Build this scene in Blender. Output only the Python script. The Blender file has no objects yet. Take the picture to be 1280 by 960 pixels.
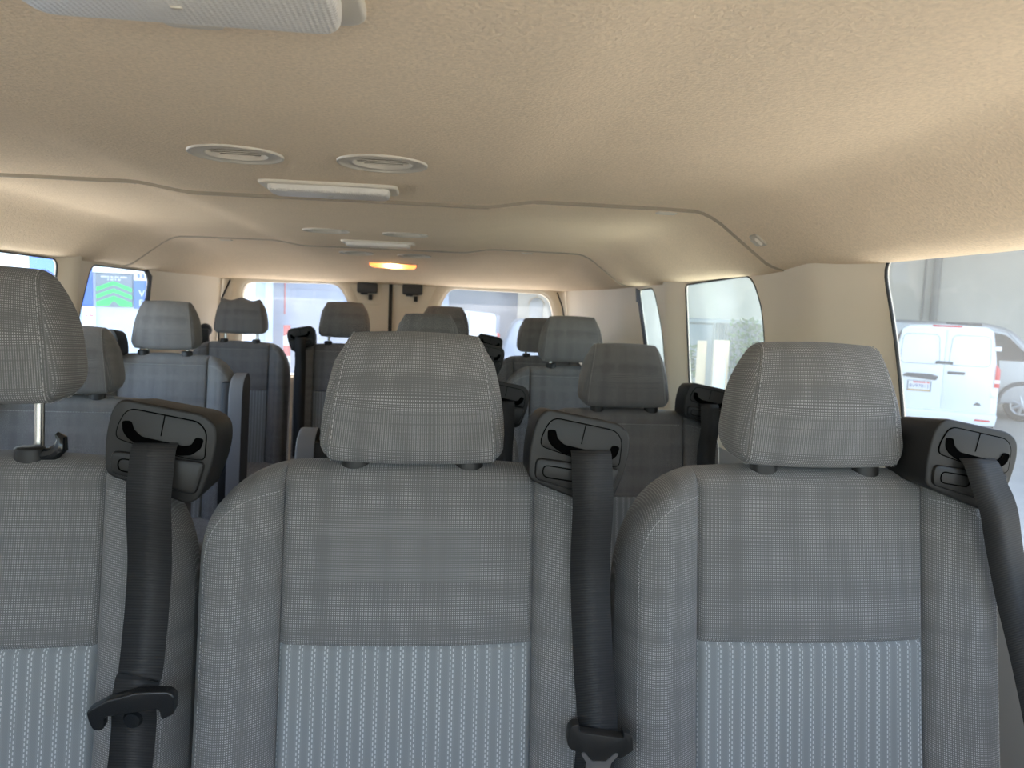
import bpy, bmesh, math, random
from math import sin, cos, pi, sqrt, exp, radians
from mathutils import Vector, Matrix
from mathutils.geometry import tessellate_polygon

random.seed(7)
SC = bpy.context.scene
COL = SC.collection
H = 1.17            # eye height above the van floor
GROUND = -0.73      # the yard outside, below the van floor
XC = -0.2           # centre line of the van

# ------------------------------------------------------------------ materials
class X:
    """a socket with arithmetic, to write node formulas"""
    def __init__(s, nt, sock): s.nt, s.s = nt, sock
    def _op(s, op, *a):
        n = s.nt.nodes.new('ShaderNodeMath'); n.operation = op
        s.nt.links.new(s.s, n.inputs[0])
        for i, b in enumerate(a):
            if isinstance(b, X): s.nt.links.new(b.s, n.inputs[i + 1])
            else: n.inputs[i + 1].default_value = b
        return X(s.nt, n.outputs[0])
    def __add__(s, b): return s._op('ADD', b)
    def __sub__(s, b): return s._op('SUBTRACT', b)
    def __mul__(s, b): return s._op('MULTIPLY', b)
    def __truediv__(s, b): return s._op('DIVIDE', b)
    def fr(s): return s._op('FRACT')
    def ab(s): return s._op('ABSOLUTE')
    def gt(s, b): return s._op('GREATER_THAN', b)
    def lt(s, b): return s._op('LESS_THAN', b)
    def floor(s): return s._op('FLOOR')
    def clamp(s):
        r = s._op('ADD', 0.0); r.s.node.use_clamp = True; return r

def new_mat(name):
    m = bpy.data.materials.new(name); m.use_nodes = True
    return m, m.node_tree, m.node_tree.nodes['Principled BSDF']

def plain(name, col, rough=0.6, metal=0.0, spec=0.5, var=0.0, scale=40, bump=0.0, bscale=400, emit=None, estr=0):
    m, nt, b = new_mat(name)
    b.inputs['Roughness'].default_value = rough; b.inputs['Metallic'].default_value = metal
    b.inputs['Specular IOR Level'].default_value = spec
    b.inputs['Base Color'].default_value = (*col, 1)
    tc = nt.nodes.new('ShaderNodeTexCoord')
    if var:
        n = nt.nodes.new('ShaderNodeTexNoise'); n.inputs['Scale'].default_value = scale; n.inputs['Detail'].default_value = 4
        nt.links.new(tc.outputs['Object'], n.inputs['Vector'])
        mx = nt.nodes.new('ShaderNodeMix'); mx.data_type = 'RGBA'
        mx.inputs[6].default_value = (*[c * (1 - var) for c in col], 1); mx.inputs[7].default_value = (*[min(1, c * (1 + var)) for c in col], 1)
        nt.links.new(n.outputs['Fac'], mx.inputs[0]); nt.links.new(mx.outputs[2], b.inputs['Base Color'])
    if bump:
        n = nt.nodes.new('ShaderNodeTexNoise'); n.inputs['Scale'].default_value = bscale; n.inputs['Detail'].default_value = 3
        nt.links.new(tc.outputs['Object'], n.inputs['Vector'])
        bp = nt.nodes.new('ShaderNodeBump'); bp.inputs['Strength'].default_value = bump; bp.inputs['Distance'].default_value = 0.002
        nt.links.new(n.outputs['Fac'], bp.inputs['Height']); nt.links.new(bp.outputs['Normal'], b.inputs['Normal'])
    if emit:
        b.inputs['Emission Color'].default_value = (*emit, 1); b.inputs['Emission Strength'].default_value = estr
    return m

def uv_xy(nt):
    u = nt.nodes.new('ShaderNodeUVMap'); s = nt.nodes.new('ShaderNodeSeparateXYZ')
    nt.links.new(u.outputs['UV'], s.inputs[0])
    return X(nt, s.outputs['X']), X(nt, s.outputs['Y']), u

def mixc(nt, fac, a, b):
    mx = nt.nodes.new('ShaderNodeMix'); mx.data_type = 'RGBA'
    nt.links.new(fac.s, mx.inputs[0])
    for i, c in ((6, a), (7, b)):
        if isinstance(c, tuple): mx.inputs[i].default_value = (*c, 1)
        else: nt.links.new(c, mx.inputs[i])
    return mx.outputs[2]

def noise1(nt, v, scale, w):
    n = nt.nodes.new('ShaderNodeTexNoise'); n.noise_dimensions = '1D'
    n.inputs['Scale'].default_value = scale; n.inputs['Detail'].default_value = 2
    nt.links.new((v + w).s, n.inputs['W'])
    return X(nt, n.outputs['Fac'])

def weave(name, dark, light, p=0.0026):
    """fine crosshatched seat cloth: light threads on dark, in plaid-like bands"""
    m, nt, b = new_mat(name)
    u, v, _ = uv_xy(nt)
    a = ((u / p).fr() - 0.5).ab() * 2.0
    c = ((v / p).fr() - 0.5).ab() * 2.0
    dots = ((a - 0.45) * 3.0).clamp() * ((c - 0.45) * 3.0).clamp()
    bars = ((c - 0.55) * 3.0).clamp()
    nu, nv = noise1(nt, u, 40, 3.1), noise1(nt, v, 40, 7.7)
    k = ((nu + nv - 0.72) * 2.6).clamp()
    bk = ((nv - 0.40) * 2.0).clamp()
    f = (dots * (k * 0.62 + 0.22) + bars * bk * 0.05).clamp()
    out = mixc(nt, f, dark, light)
    nt.links.new(out, b.inputs['Base Color'])
    b.inputs['Roughness'].default_value = 0.95; b.inputs['Specular IOR Level'].default_value = 0.12
    b.inputs['Sheen Weight'].default_value = 0.12
    bp = nt.nodes.new('ShaderNodeBump'); bp.inputs['Strength'].default_value = 0.25; bp.inputs['Distance'].default_value = 0.0006
    nt.links.new((a * c).s, bp.inputs['Height']); nt.links.new(bp.outputs['Normal'], b.inputs['Normal'])
    return m

def striped(name, base, light):
    """seat insert cloth with pairs of dotted vertical lines"""
    m, nt, b = new_mat(name)
    u, v, _ = uv_xy(nt)
    q = (u / 0.0152).fr()
    l1 = (q - 0.38).ab().lt(0.042); l2 = (q - 0.60).ab().lt(0.042)
    d1 = (v / 0.0062).fr().gt(0.42); d2 = (v / 0.0062 + 0.5).fr().gt(0.42)
    f = l1 * d1 + l2 * d2
    tw = ((u / 0.0022 + v / 0.0030).fr() - 0.5).ab() * 0.5
    band = (q - 0.49).ab().lt(0.30) * 0.18
    base2 = mixc(nt, (tw + band).clamp(), base, tuple(min(1, c * 1.45) for c in base))
    out = mixc(nt, f * 0.55, base2, light)
    nt.links.new(out, b.inputs['Base Color'])
    b.inputs['Roughness'].default_value = 0.92; b.inputs['Specular IOR Level'].default_value = 0.15
    return m

def webbing(name):
    m, nt, b = new_mat(name)
    u, v, _ = uv_xy(nt)
    r = ((v / 0.0031).fr() - 0.5).ab() * 2.0
    out = mixc(nt, r, (0.013, 0.013, 0.0135), (0.027, 0.0265, 0.0265))
    nt.links.new(out, b.inputs['Base Color'])
    b.inputs['Roughness'].default_value = 0.62; b.inputs['Specular IOR Level'].default_value = 0.35
    bp = nt.nodes.new('ShaderNodeBump'); bp.inputs['Strength'].default_value = 0.4; bp.inputs['Distance'].default_value = 0.0006
    nt.links.new(r.s, bp.inputs['Height']); nt.links.new(bp.outputs['Normal'], b.inputs['Normal'])
    return m

def felt(name, col):
    """napped headliner felt"""
    m, nt, b = new_mat(name)
    tc = nt.nodes.new('ShaderNodeTexCoord')
    n = nt.nodes.new('ShaderNodeTexNoise'); n.inputs['Scale'].default_value = 240; n.inputs['Detail'].default_value = 3
    n2 = nt.nodes.new('ShaderNodeTexNoise'); n2.inputs['Scale'].default_value = 9; n2.inputs['Detail'].default_value = 3
    for k in (n, n2): nt.links.new(tc.outputs['Object'], k.inputs['Vector'])
    f = ((X(nt, n.outputs['Fac']) - 0.5) * 1.5 + 0.35 + X(nt, n2.outputs['Fac']) * 0.3).clamp()
    out = mixc(nt, f, tuple(c * 0.86 for c in col), tuple(min(1, c * 1.12) for c in col))
    nt.links.new(out, b.inputs['Base Color'])
    b.inputs['Roughness'].default_value = 1.0; b.inputs['Specular IOR Level'].default_value = 0.05
    bp = nt.nodes.new('ShaderNodeBump'); bp.inputs['Strength'].default_value = 0.7; bp.inputs['Distance'].default_value = 0.002
    nt.links.new(n.outputs['Fac'], bp.inputs['Height']); nt.links.new(bp.outputs['Normal'], b.inputs['Normal'])
    return m

def glass(name, tint, dust, dcol=(0.8, 0.82, 0.8), gloss=0.04):
    """tinted window pane with a thin film of dust"""
    m = bpy.data.materials.new(name); m.use_nodes = True; nt = m.node_tree; nt.nodes.clear()
    out = nt.nodes.new('ShaderNodeOutputMaterial'); t = nt.nodes.new('ShaderNodeBsdfTransparent'); t.inputs[0].default_value = (*tint, 1)
    g = nt.nodes.new('ShaderNodeBsdfGlossy'); g.inputs['Roughness'].default_value = 0.03
    d = nt.nodes.new('ShaderNodeBsdfTranslucent'); d.inputs[0].default_value = (*dcol, 1)
    tc = nt.nodes.new('ShaderNodeTexCoord'); n = nt.nodes.new('ShaderNodeTexNoise'); n.inputs['Scale'].default_value = 3.5; n.inputs['Detail'].default_value = 3
    nt.links.new(tc.outputs['Object'], n.inputs['Vector'])
    f = ((X(nt, n.outputs['Fac']) - 0.1) * 1.4).clamp() * dust
    m1 = nt.nodes.new('ShaderNodeMixShader'); nt.links.new(f.s, m1.inputs[0]); nt.links.new(t.outputs[0], m1.inputs[1]); nt.links.new(d.outputs[0], m1.inputs[2])
    m2 = nt.nodes.new('ShaderNodeMixShader'); m2.inputs[0].default_value = gloss; nt.links.new(m1.outputs[0], m2.inputs[1]); nt.links.new(g.outputs[0], m2.inputs[2])
    nt.links.new(m2.outputs[0], out.inputs[0])
    return m

M = {}
M['cloth'] = weave('seat weave', (0.128, 0.127, 0.126), (0.48, 0.475, 0.47))
M['stripe'] = striped('striped insert cloth', (0.185, 0.198, 0.206), (0.66, 0.68, 0.69))
M['thread'] = plain('grey thread', (0.36, 0.355, 0.35), 0.8)
M['black'] = plain('black grained plastic', (0.012, 0.0115, 0.011), 0.48, spec=0.4, bump=0.08, bscale=900)
M['blackin'] = plain('black recess plastic', (0.002, 0.002, 0.002), 1.0, spec=0.0)
M['gloss'] = plain('polished black plastic', (0.010, 0.011, 0.012), 0.22)
M['web'] = webbing('black webbing')
M['chrome'] = plain('chrome', (0.42, 0.42, 0.41), 0.24, metal=1)
M['steel'] = plain('brushed steel', (0.6, 0.61, 0.62), 0.3, metal=1)
M['armgrey'] = plain('grey armrest vinyl', (0.15, 0.15, 0.155), 0.7)
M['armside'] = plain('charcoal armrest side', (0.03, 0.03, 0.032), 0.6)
M['felt'] = felt('beige headliner felt', (0.82, 0.665, 0.485))
M['riser'] = plain('tan edge binding', (0.36, 0.30, 0.225), 0.9)
M['trim'] = plain('beige trim plastic', (0.82, 0.735, 0.60), 0.55, var=0.03, scale=6, bump=0.04, bscale=700)
M['trimgrey'] = plain('grey lower trim', (0.30, 0.29, 0.28), 0.7)
M['floor'] = plain('grey rubber floor', (0.16, 0.155, 0.15), 0.75, var=0.2)
M['vent'] = plain('putty vent plastic', (0.50, 0.455, 0.375), 0.45)
M['ventback'] = plain('dark vent throat', (0.12, 0.105, 0.085), 0.7)
M['ventring'] = plain('pale vent ring plastic', (0.62, 0.56, 0.465), 0.4)
M['lens'] = plain('clear ribbed lens', (0.70, 0.66, 0.60), 0.34, spec=0.25)
nt = M['lens'].node_tree; b_ = nt.nodes['Principled BSDF']; tc_ = nt.nodes.new('ShaderNodeTexCoord'); sp_ = nt.nodes.new('ShaderNodeSeparateXYZ'); nt.links.new(tc_.outputs['Object'], sp_.inputs[0])
ribs = ((X(nt, sp_.outputs['X']) / .0042).fr() - .5).ab() * ((X(nt, sp_.outputs['Y']) / .0042).fr() - .5).ab() * 4.0
bp_ = nt.nodes.new('ShaderNodeBump'); bp_.inputs['Strength'].default_value = .6; bp_.inputs['Distance'].default_value = .0015
nt.links.new(ribs.s, bp_.inputs['Height']); nt.links.new(bp_.outputs['Normal'], b_.inputs['Normal'])
M['gasket'] = plain('black rubber gasket', (0.012, 0.012, 0.012), 0.5)
M['latch'] = plain('charcoal latch plastic', (0.05, 0.052, 0.055), 0.5)

# ------------------------------------------------------------------ mesh helpers
def mesh(name, verts, faces, uvs=None, smooth=True, mats=None, fmat=None):
    me = bpy.data.meshes.new(name)
    me.from_pydata([tuple(v) for v in verts], [], faces)
    if uvs is not None:
        l = me.uv_layers.new(name='UVMap')
        for lp in me.loops: l.data[lp.index].uv = uvs[lp.vertex_index]
    for m in (mats or []): me.materials.append(m)
    if fmat:
        for p, k in zip(me.polygons, fmat): p.material_index = k
    if smooth:
        for p in me.polygons: p.use_smooth = True
    me.update()
    return me

def fix(me):
    bm = bmesh.new(); bm.from_mesh(me); bmesh.ops.recalc_face_normals(bm, faces=bm.faces); bm.to_mesh(me); bm.free(); return me

def obj(name, me, mat=None, parent=None, loc=None, rot=None):
    o = bpy.data.objects.new(name, me); COL.objects.link(o)
    if mat is not None and not me.materials: me.materials.append(mat)
    if parent: o.parent = parent
    if loc: o.location = loc
    if rot: o.rotation_euler = rot
    return o

def empty(name, loc, rz=0.0):
    o = bpy.data.objects.new(name, None); COL.objects.link(o); o.location = loc; o.rotation_euler = (0, 0, rz); o.empty_display_size = 0.1
    return o

def tag(o, label=None, cat=None, group=None, kind=None):
    if label: o['label'] = label
    if cat: o['category'] = cat
    if group: o['group'] = group
    if kind: o['kind'] = kind
    return o

class MB:
    """collects shapes into one mesh"""
    def __init__(s): s.v, s.f, s.m, s.uv = [], [], [], []
    def add(s, vs, fs, mi=0, uv=None):
        b = len(s.v); s.v += [tuple(v) for v in vs]; s.f += [tuple(i + b for i in f) for f in fs]; s.m += [mi] * len(fs)
        s.uv += uv if uv else [(0, 0)] * len(vs)
    def box(s, lo, hi, mi=0, bev=0.0, seg=2):
        bm = bmesh.new(); bmesh.ops.create_cube(bm, size=1)
        for v in bm.verts: v.co = Vector([(lo[i] + hi[i]) / 2 + v.co[i] * (hi[i] - lo[i]) for i in range(3)])
        if bev: bmesh.ops.bevel(bm, geom=bm.edges[:], offset=bev, segments=seg, profile=0.5, affect='EDGES')
        s.bm(bm, mi)
    def bm(s, bm, mi=0):
        bm.verts.ensure_lookup_table(); bm.verts.index_update()
        s.add([v.co.copy() for v in bm.verts], [[v.index for v in f.verts] for f in bm.faces], mi); bm.free()
    def tube(s, pts, r, n=8, mi=0, closed=False, cap=True):
        pts = [Vector(p) for p in pts]; k = len(pts); rings = []
        up = Vector((0, 0, 1)); base = len(s.v); vs = []; fs = []
        prev = None
        for i, p in enumerate(pts):
            a = pts[(i - 1) % k] if (closed or i > 0) else p; b = pts[(i + 1) % k] if (closed or i < k - 1) else p
            t = (b - a).normalized()
            if prev is None:
                nrm = t.cross(up) if abs(t.z) < 0.95 else t.cross(Vector((1, 0, 0)))
            else: nrm = prev - t * prev.dot(t)
            nrm.normalize(); prev = nrm; bn = t.cross(nrm)
            rr = r[i] if isinstance(r, (list, tuple)) else r
            vs += [p + (nrm * cos(2 * pi * j / n) + bn * sin(2 * pi * j / n)) * rr for j in range(n)]
        for i in range(k if closed else k - 1):
            for j in range(n):
                a, b = i * n, ((i + 1) % k) * n
                fs.append((a + j, a + (j + 1) % n, b + (j + 1) % n, b + j))
        if cap and not closed: fs += [tuple(range(n))[::-1], tuple((k - 1) * n + j for j in range(n))]
        s.add(vs, fs, mi)
    def prism(s, poly, y0, y1, mi=0, bev=0.0, seg=2, plane='xz', holes=()):
        """polygon in x,z pushed from y0 to y1"""
        if holes:
            loops = [poly] + list(holes); flat = [p for l in loops for p in l]; n = len(flat)
            tris = tessellate_polygon([[Vector((p[0], p[1], 0)) for p in l] for l in loops])
            vs = [(p[0], y0, p[1]) for p in flat] + [(p[0], y1, p[1]) for p in flat]
            fs = [tuple(t) for t in tris] + [tuple(i + n for i in t[::-1]) for t in tris]
            b = 0
            for l in loops:
                k = len(l)
                for i in range(k): fs.append((b + i, b + (i + 1) % k, n + b + (i + 1) % k, n + b + i))
                b += k
            bm = bmesh.new(); bv = [bm.verts.new(v) for v in vs]
            for f in fs:
                try: bm.faces.new([bv[i] for i in f])
                except ValueError: pass
            bmesh.ops.recalc_face_normals(bm, faces=bm.faces)
        else:
            bm = bmesh.new(); n = len(poly)
            a = [bm.verts.new((p[0], y0, p[1])) for p in poly]; b = [bm.verts.new((p[0], y1, p[1])) for p in poly]
            f0 = bm.faces.new(a); bm.faces.new(b[::-1])
            for i in range(n): bm.faces.new((a[i], b[i], b[(i + 1) % n], a[(i + 1) % n]))
            bmesh.ops.recalc_face_normals(bm, faces=bm.faces)
            if bev:
                fe = [e for e in bm.edges if abs(e.verts[0].co.y - y0) < 1e-6 and abs(e.verts[1].co.y - y0) < 1e-6]
                bmesh.ops.bevel(bm, geom=fe, offset=bev, segments=seg, profile=0.5, affect='EDGES', clamp_overlap=True)
        s.bm(bm, mi)
    def xf(s, mat, start=0):
        s.v = s.v[:start] + [tuple(mat @ Vector(v)) for v in s.v[start:]]
    def me(s, name, mats, smooth=True, angle=35):
        me = mesh(name, s.v, s.f, s.uv, smooth, mats, s.m)
        if smooth: sharp(me, angle)
        return me

def sharp(me, angle=35):
    bm = bmesh.new(); bm.from_mesh(me); c = radians(angle)
    for e in bm.edges:
        if len(e.link_faces) == 2 and e.calc_face_angle(0) > c: e.smooth = False
    bm.to_mesh(me); bm.free(); return me

def rounded(poly, r, n=5):
    """round the corners of a polygon"""
    out = []; k = len(poly)
    for i in range(k):
        p = Vector(poly[i]); a = Vector(poly[i - 1]); b = Vector(poly[(i + 1) % k])
        ri = r[i] if isinstance(r, (list, tuple)) else r
        da, db = (a - p), (b - p); la, lb = da.length, db.length; rr = min(ri, la * 0.49, lb * 0.49)
        s, e = p + da / la * rr, p + db / lb * rr
        for j in range(n + 1):
            t = j / n; out.append(tuple((s * (1 - t) ** 2 + p * 2 * t * (1 - t) + e * t * t)[:]))
    return out

def rrect(x0, z0, x1, z1, r, n=5): return rounded([(x0, z0), (x1, z0), (x1, z1), (x0, z1)], r, n)

def lerp_pts(pts, x):
    if x <= pts[0][0]: return pts[0][1]
    for (a, b), (c, d) in zip(pts, pts[1:]):
        if x <= c: return b + (d - b) * (x - a) / (c - a)
    return pts[-1][1]

def smoothstep(a, b, x):
    t = max(0, min(1, (x - a) / (b - a))); return t * t * (3 - 2 * t)

# ------------------------------------------------------------------ seat
S, HW, SX, ZS, Z0 = 0.978, 0.258, 0.155, 0.762, 0.40
def top_z(x):
    a = abs(x)
    if a <= 0.13: return S - 0.005 * (a / 0.13) ** 2
    t = min(1, (a - 0.13) / (HW - 0.13)); return S - 0.005 - 0.155 * (1 - (1 - t ** 2.4) ** (1 / 2.4))
def front_y(x, z):
    a = abs(x)
    y = -0.155 * (S - z) - 0.10 * max(0, (0.72 - z)) ** 2
    if a > SX:
        t = (a - SX) / (HW - SX)
        y += -0.031 * sin(min(1, t * 1.5) * pi / 2) + 0.012 * smoothstep(.5, 1, t) + 0.050 * max(0, (a - 0.236) / (HW - 0.236)) ** 1.5
    else:
        y += 0.004 - 0.004 * (1 - (a / SX) ** 2) - 0.006 * (1 - (a / SX) ** 2) * smoothstep(0.5, 0.75, z) * (1 - smoothstep(0.75, 0.97, z))
    y += 0.0075 * exp(-((a - SX) / 0.0038) ** 2)
    if a < SX: y += 0.0045 * exp(-((z - ZS) / 0.0032) ** 2)
    return y
def back_y(x, z): return 0.085 + -0.13 * (S - z) - 0.028 * (abs(x) / HW) ** 4

def build_back():
    xs = sorted(set([round(HW * sin(-pi / 2 + pi * i / 34), 5) for i in range(35)] + [s * (SX + d) for s in (-1, 1) for d in (-.012, -.007, -.0035, 0, .0035, .007, .012)] + [s * d for s in (-1, 1) for d in (.236, .2395, .243, .2465, .250, .253, .2555)]))
    zl = [Z0 + (ZS - 0.012 - Z0) * i / 12 for i in range(13)] + [ZS + d for d in (-.007, -.0035, 0, .0035, .007, .012)]
    R = 0.034; cols = []; uvs = []
    for x in xs:
        T = top_z(x); col = [(x, front_y(x, z), z) for z in zl]
        zt = T - R; z1 = zl[-1]
        col += [(x, front_y(x, z1 + (zt - z1) * i / 12), z1 + (zt - z1) * i / 12) for i in range(1, 13)]
        yf, yb = front_y(x, zt), back_y(x, zt); c, h = (yf + yb) / 2, (yb - yf) / 2
        for i in range(1, 12):
            a = pi * i / 12; ca = cos(a); sa = sin(a) ** 0.8
            col.append((x, c - h * (abs(ca) ** 0.85) * (1 if ca > 0 else -1), zt + R * sa))
        col += [(x, back_y(x, zt - (zt - Z0) * i / 6), zt - (zt - Z0) * i / 6) for i in range(0, 7)]
        uv = []; s = Z0
        for k, p in enumerate(col):
            if k: s += sqrt((p[1] - col[k - 1][1]) ** 2 + (p[2] - col[k - 1][2]) ** 2)
            uv.append([0, s])
        cols.append(col); uvs.append(uv)
    n = len(cols[0]); s = 0
    for i in range(len(xs)):
        if i: s += sqrt((xs[i] - xs[i - 1]) ** 2 + (cols[i][10][1] - cols[i - 1][10][1]) ** 2)
        for k in range(n): uvs[i][k][0] = s
    ks = zl.index(ZS)
    def part(name, i0, i1, k0, k1, mat, side=None):
        vs, uv, fs = [], [], []; w = k1 - k0 + 1
        for i in range(i0, i1 + 1):
            vs += cols[i][k0:k1 + 1]; uv += [tuple(q) for q in uvs[i][k0:k1 + 1]]
        for i in range(i1 - i0):
            for k in range(w - 1):
                a = i * w + k; fs.append((a, a + w, a + w + 1, a + 1))
        if side is not None:
            # flat-ish outer side between the front edge and the back edge of the end column
            col = cols[side]; b = len(vs); m = len(col); kt = len(zl) + 12 + 5
            ucol = uvs[side][0][0]
            vs += col; uv += [(ucol + (p[1]) * 1.0 + 0.06, p[2]) for p in col]
            for j in range(kt):
                l0, l1 = j, j + 1
                # pair the front points with back points by height
                pass
            F = b + kt
            fl = list(range(b, b + kt + 1)); bl = list(range(b + m - 1, b + kt - 1, -1))
            i_, j_ = 0, 0
            while i_ < len(fl) - 1 or j_ < len(bl) - 1:
                zi = vs[fl[i_ + 1]][2] if i_ < len(fl) - 1 else 9
                zj = vs[bl[j_ + 1]][2] if j_ < len(bl) - 1 else 9
                if zi <= zj:
                    t = (fl[i_], fl[i_ + 1], bl[j_]); i_ += 1
                else:
                    t = (fl[i_], bl[j_ + 1], bl[j_]); j_ += 1
                if len(set(t)) == 3: fs.append(t)
        me = mesh(name, vs, fs, uv, True, [mat, M['thread']])
        bm = bmesh.new(); bm.from_mesh(me); bmesh.ops.remove_doubles(bm, verts=bm.verts, dist=1e-6) if False else None
        bmesh.ops.recalc_face_normals(bm, faces=bm.faces)
        bm.to_mesh(me); bm.free()
        return me
    iL = min(range(len(xs)), key=lambda i: abs(xs[i] + SX)); iR = min(range(len(xs)), key=lambda i: abs(xs[i] - SX))
    N = len(xs) - 1
    P = {'lower': part('striped_panel', iL, iR, 0, ks, M['stripe']), 'upper': part('upper_panel', iL, iR, ks, n - 1, M['cloth']),
         'bl': part('side_bolster', 0, iL, 0, n - 1, M['cloth'], 0), 'br': part('side_bolster', iR, N, 0, n - 1, M['cloth'], N)}
    # stitching on the bolsters, following the outline
    for key, sg in (('bl', -1), ('br', 1)):
        path = []
        for i in range(60):
            a = i / 59 * 0.995
            x = SX + 0.004 + (0.240 - SX - 0.004) * (1 - (1 - a) ** 1.6); t = min(1, max(0, (x - 0.13) / (0.2415 - 0.13)))
            z = S - 0.034 - 0.12 * (1 - (1 - t ** 3.0) ** (1 / 3.0)); path.append((x, z))
        z = path[-1][1]
        while z > 0.45: z -= 0.006; path.append((0.240, z))
        pts = [Vector((sg * x, front_y(x, z) - 0.0008, z)) for x, z in path]
        dash(P[key], pts, 0.0052, 0.0034, 0.00055)
    return P

def dash(me, pts, pitch, length, r, mi=1):
    """append short stitches along a path to a mesh (second material)"""
    d = [0]
    for a, b in zip(pts, pts[1:]): d.append(d[-1] + (b - a).length)
    def at(s):
        for i in range(len(pts) - 1):
            if s <= d[i + 1]: return pts[i].lerp(pts[i + 1], (s - d[i]) / max(1e-9, d[i + 1] - d[i]))
        return pts[-1]
    mb = MB(); s = 0
    while s + length < d[-1]:
        mb.tube([at(s), at(s + length / 2), at(s + length)], [r * .6, r, r * .6], 5, 0); s += pitch
    bm = bmesh.new(); bm.from_mesh(me)
    bv = [bm.verts.new(v) for v in mb.v]
    for f in mb.f:
        q = bm.faces.new([bv[i] for i in f]); q.material_index = mi; q.smooth = True
    bm.to_mesh(me); bm.free()

def build_headrest(a0=0.1115, a1=0.087, hz=0.160, wavy=0.0):
    """padded block: strip over front, top and back, with a stitched gusset at each side"""
    prof = []
    raw = rounded([(-0.052, 0.0), (0.046, 0.012), (0.052, hz * 0.72), (0.018, hz), (-0.030, hz), (-0.047, hz * 0.62)], [0.022, 0.03, 0.05, 0.03, 0.035, 0.05], 7)
    n = len(raw)
    cy, cz = 0.0, hz * 0.5
    ss = [-1, -.99, -.975, -.96, -.945, -.935, -.925, -.915, -.90, -.87, -.80, -.72] + [-.6 + .12 * i for i in range(11)] + [.72, .80, .87, .90, .915, .925, .935, .945, .96, .975, .99, 1]
    vs, uv, fs = [], [], []
    arc = [0]
    for i in range(1, n): arc.append(arc[-1] + (Vector(raw[i]) - Vector(raw[i - 1])).length)
    def P(s, i):
        y, z = raw[i]; t = max(0, min(1, z / hz))
        a = a0 + (a1 - a0) * (t ** 1.7)
        e = abs(s); k = 1.0
        if e > 0.84:
            q = (e - 0.84) / 0.16; k = 1 - 0.20 * q ** 2.2
        g = 0.024 * exp(-((e - 0.930) / 0.010) ** 2)
        k -= g
        bul = 0.010 * (1 - min(1, e / 0.86) ** 2)
        yy = cy + (y - cy) * k - (bul * (1 if y < -0.01 else 0) * sin(pi * t) ** 0.6)
        zz = cz + (z - cz) * k
        if wavy: zz += wavy * t ** 3 * (cos(s * 6.0) - 1) * 0.5
        if e <= 0.86: zz += 0.003 * max(0, 1 - (e / .86) ** 2) * (1 if t > .5 else -1)
        return Vector((s * a, yy, zz))
    for s in ss:
        for i in range(n):
            p = P(s, i); vs.append(p); uv.append((s * a0, arc[i]) if abs(s) < .93 else (.5 + p.y, p.z))
    for j in range(len(ss) - 1):
        for i in range(n):
            fs.append((j * n + i, j * n + (i + 1) % n, (j + 1) * n + (i + 1) % n, (j + 1) * n + i))
    for j, sg in ((0, -1), (len(ss) - 1, 1)):
        # domed gusset ends
        prev = j * n
        for k, (kk, dx) in enumerate(((0.72, 0.006), (0.4, 0.009))):
            b = len(vs)
            for i in range(n):
                p = vs[j * n + i]; c = Vector((sg * (a0 * 0.55 + a1 * 0.45), cy, cz))
                q = Vector((p.x * kk + c.x * (1 - kk) if kk < 0.5 else p.x, cy + (p.y - cy) * kk, cz + (p.z - cz) * kk))
                tz = max(0, min(1, q.z / hz)); q.x = sg * ((a0 + (a1 - a0) * tz ** 1.7) + dx * 0.6)
                vs.append(q); uv.append((.5 + q.y, q.z))
            for i in range(n):
                fs.append((prev + i, prev + (i + 1) % n, b + (i + 1) % n, b + i))
            prev = b
        c = len(vs); vs.append(Vector((sg * (a0 * 0.6 + a1 * 0.4 + 0.006), cy, cz))); uv.append((.5 + cy, cz))
        for i in range(n): fs.append((prev + i, prev + (i + 1) % n, c))
    me = fix(mesh('headrest', vs, fs, uv, True, [M['cloth'], M['thread']]))
    for sg in (-1, 1):
        pts = [P(sg * 0.888, i) for i in range(n)]
        c = Vector((0, cy, cz))
        pts = [p + (Vector((0, p.y - cy, p.z - cz)).normalized() * 0.0012) for p in pts]
        dash(me, pts + [pts[0]], 0.0066, 0.0042, 0.0007)
    return me

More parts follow.
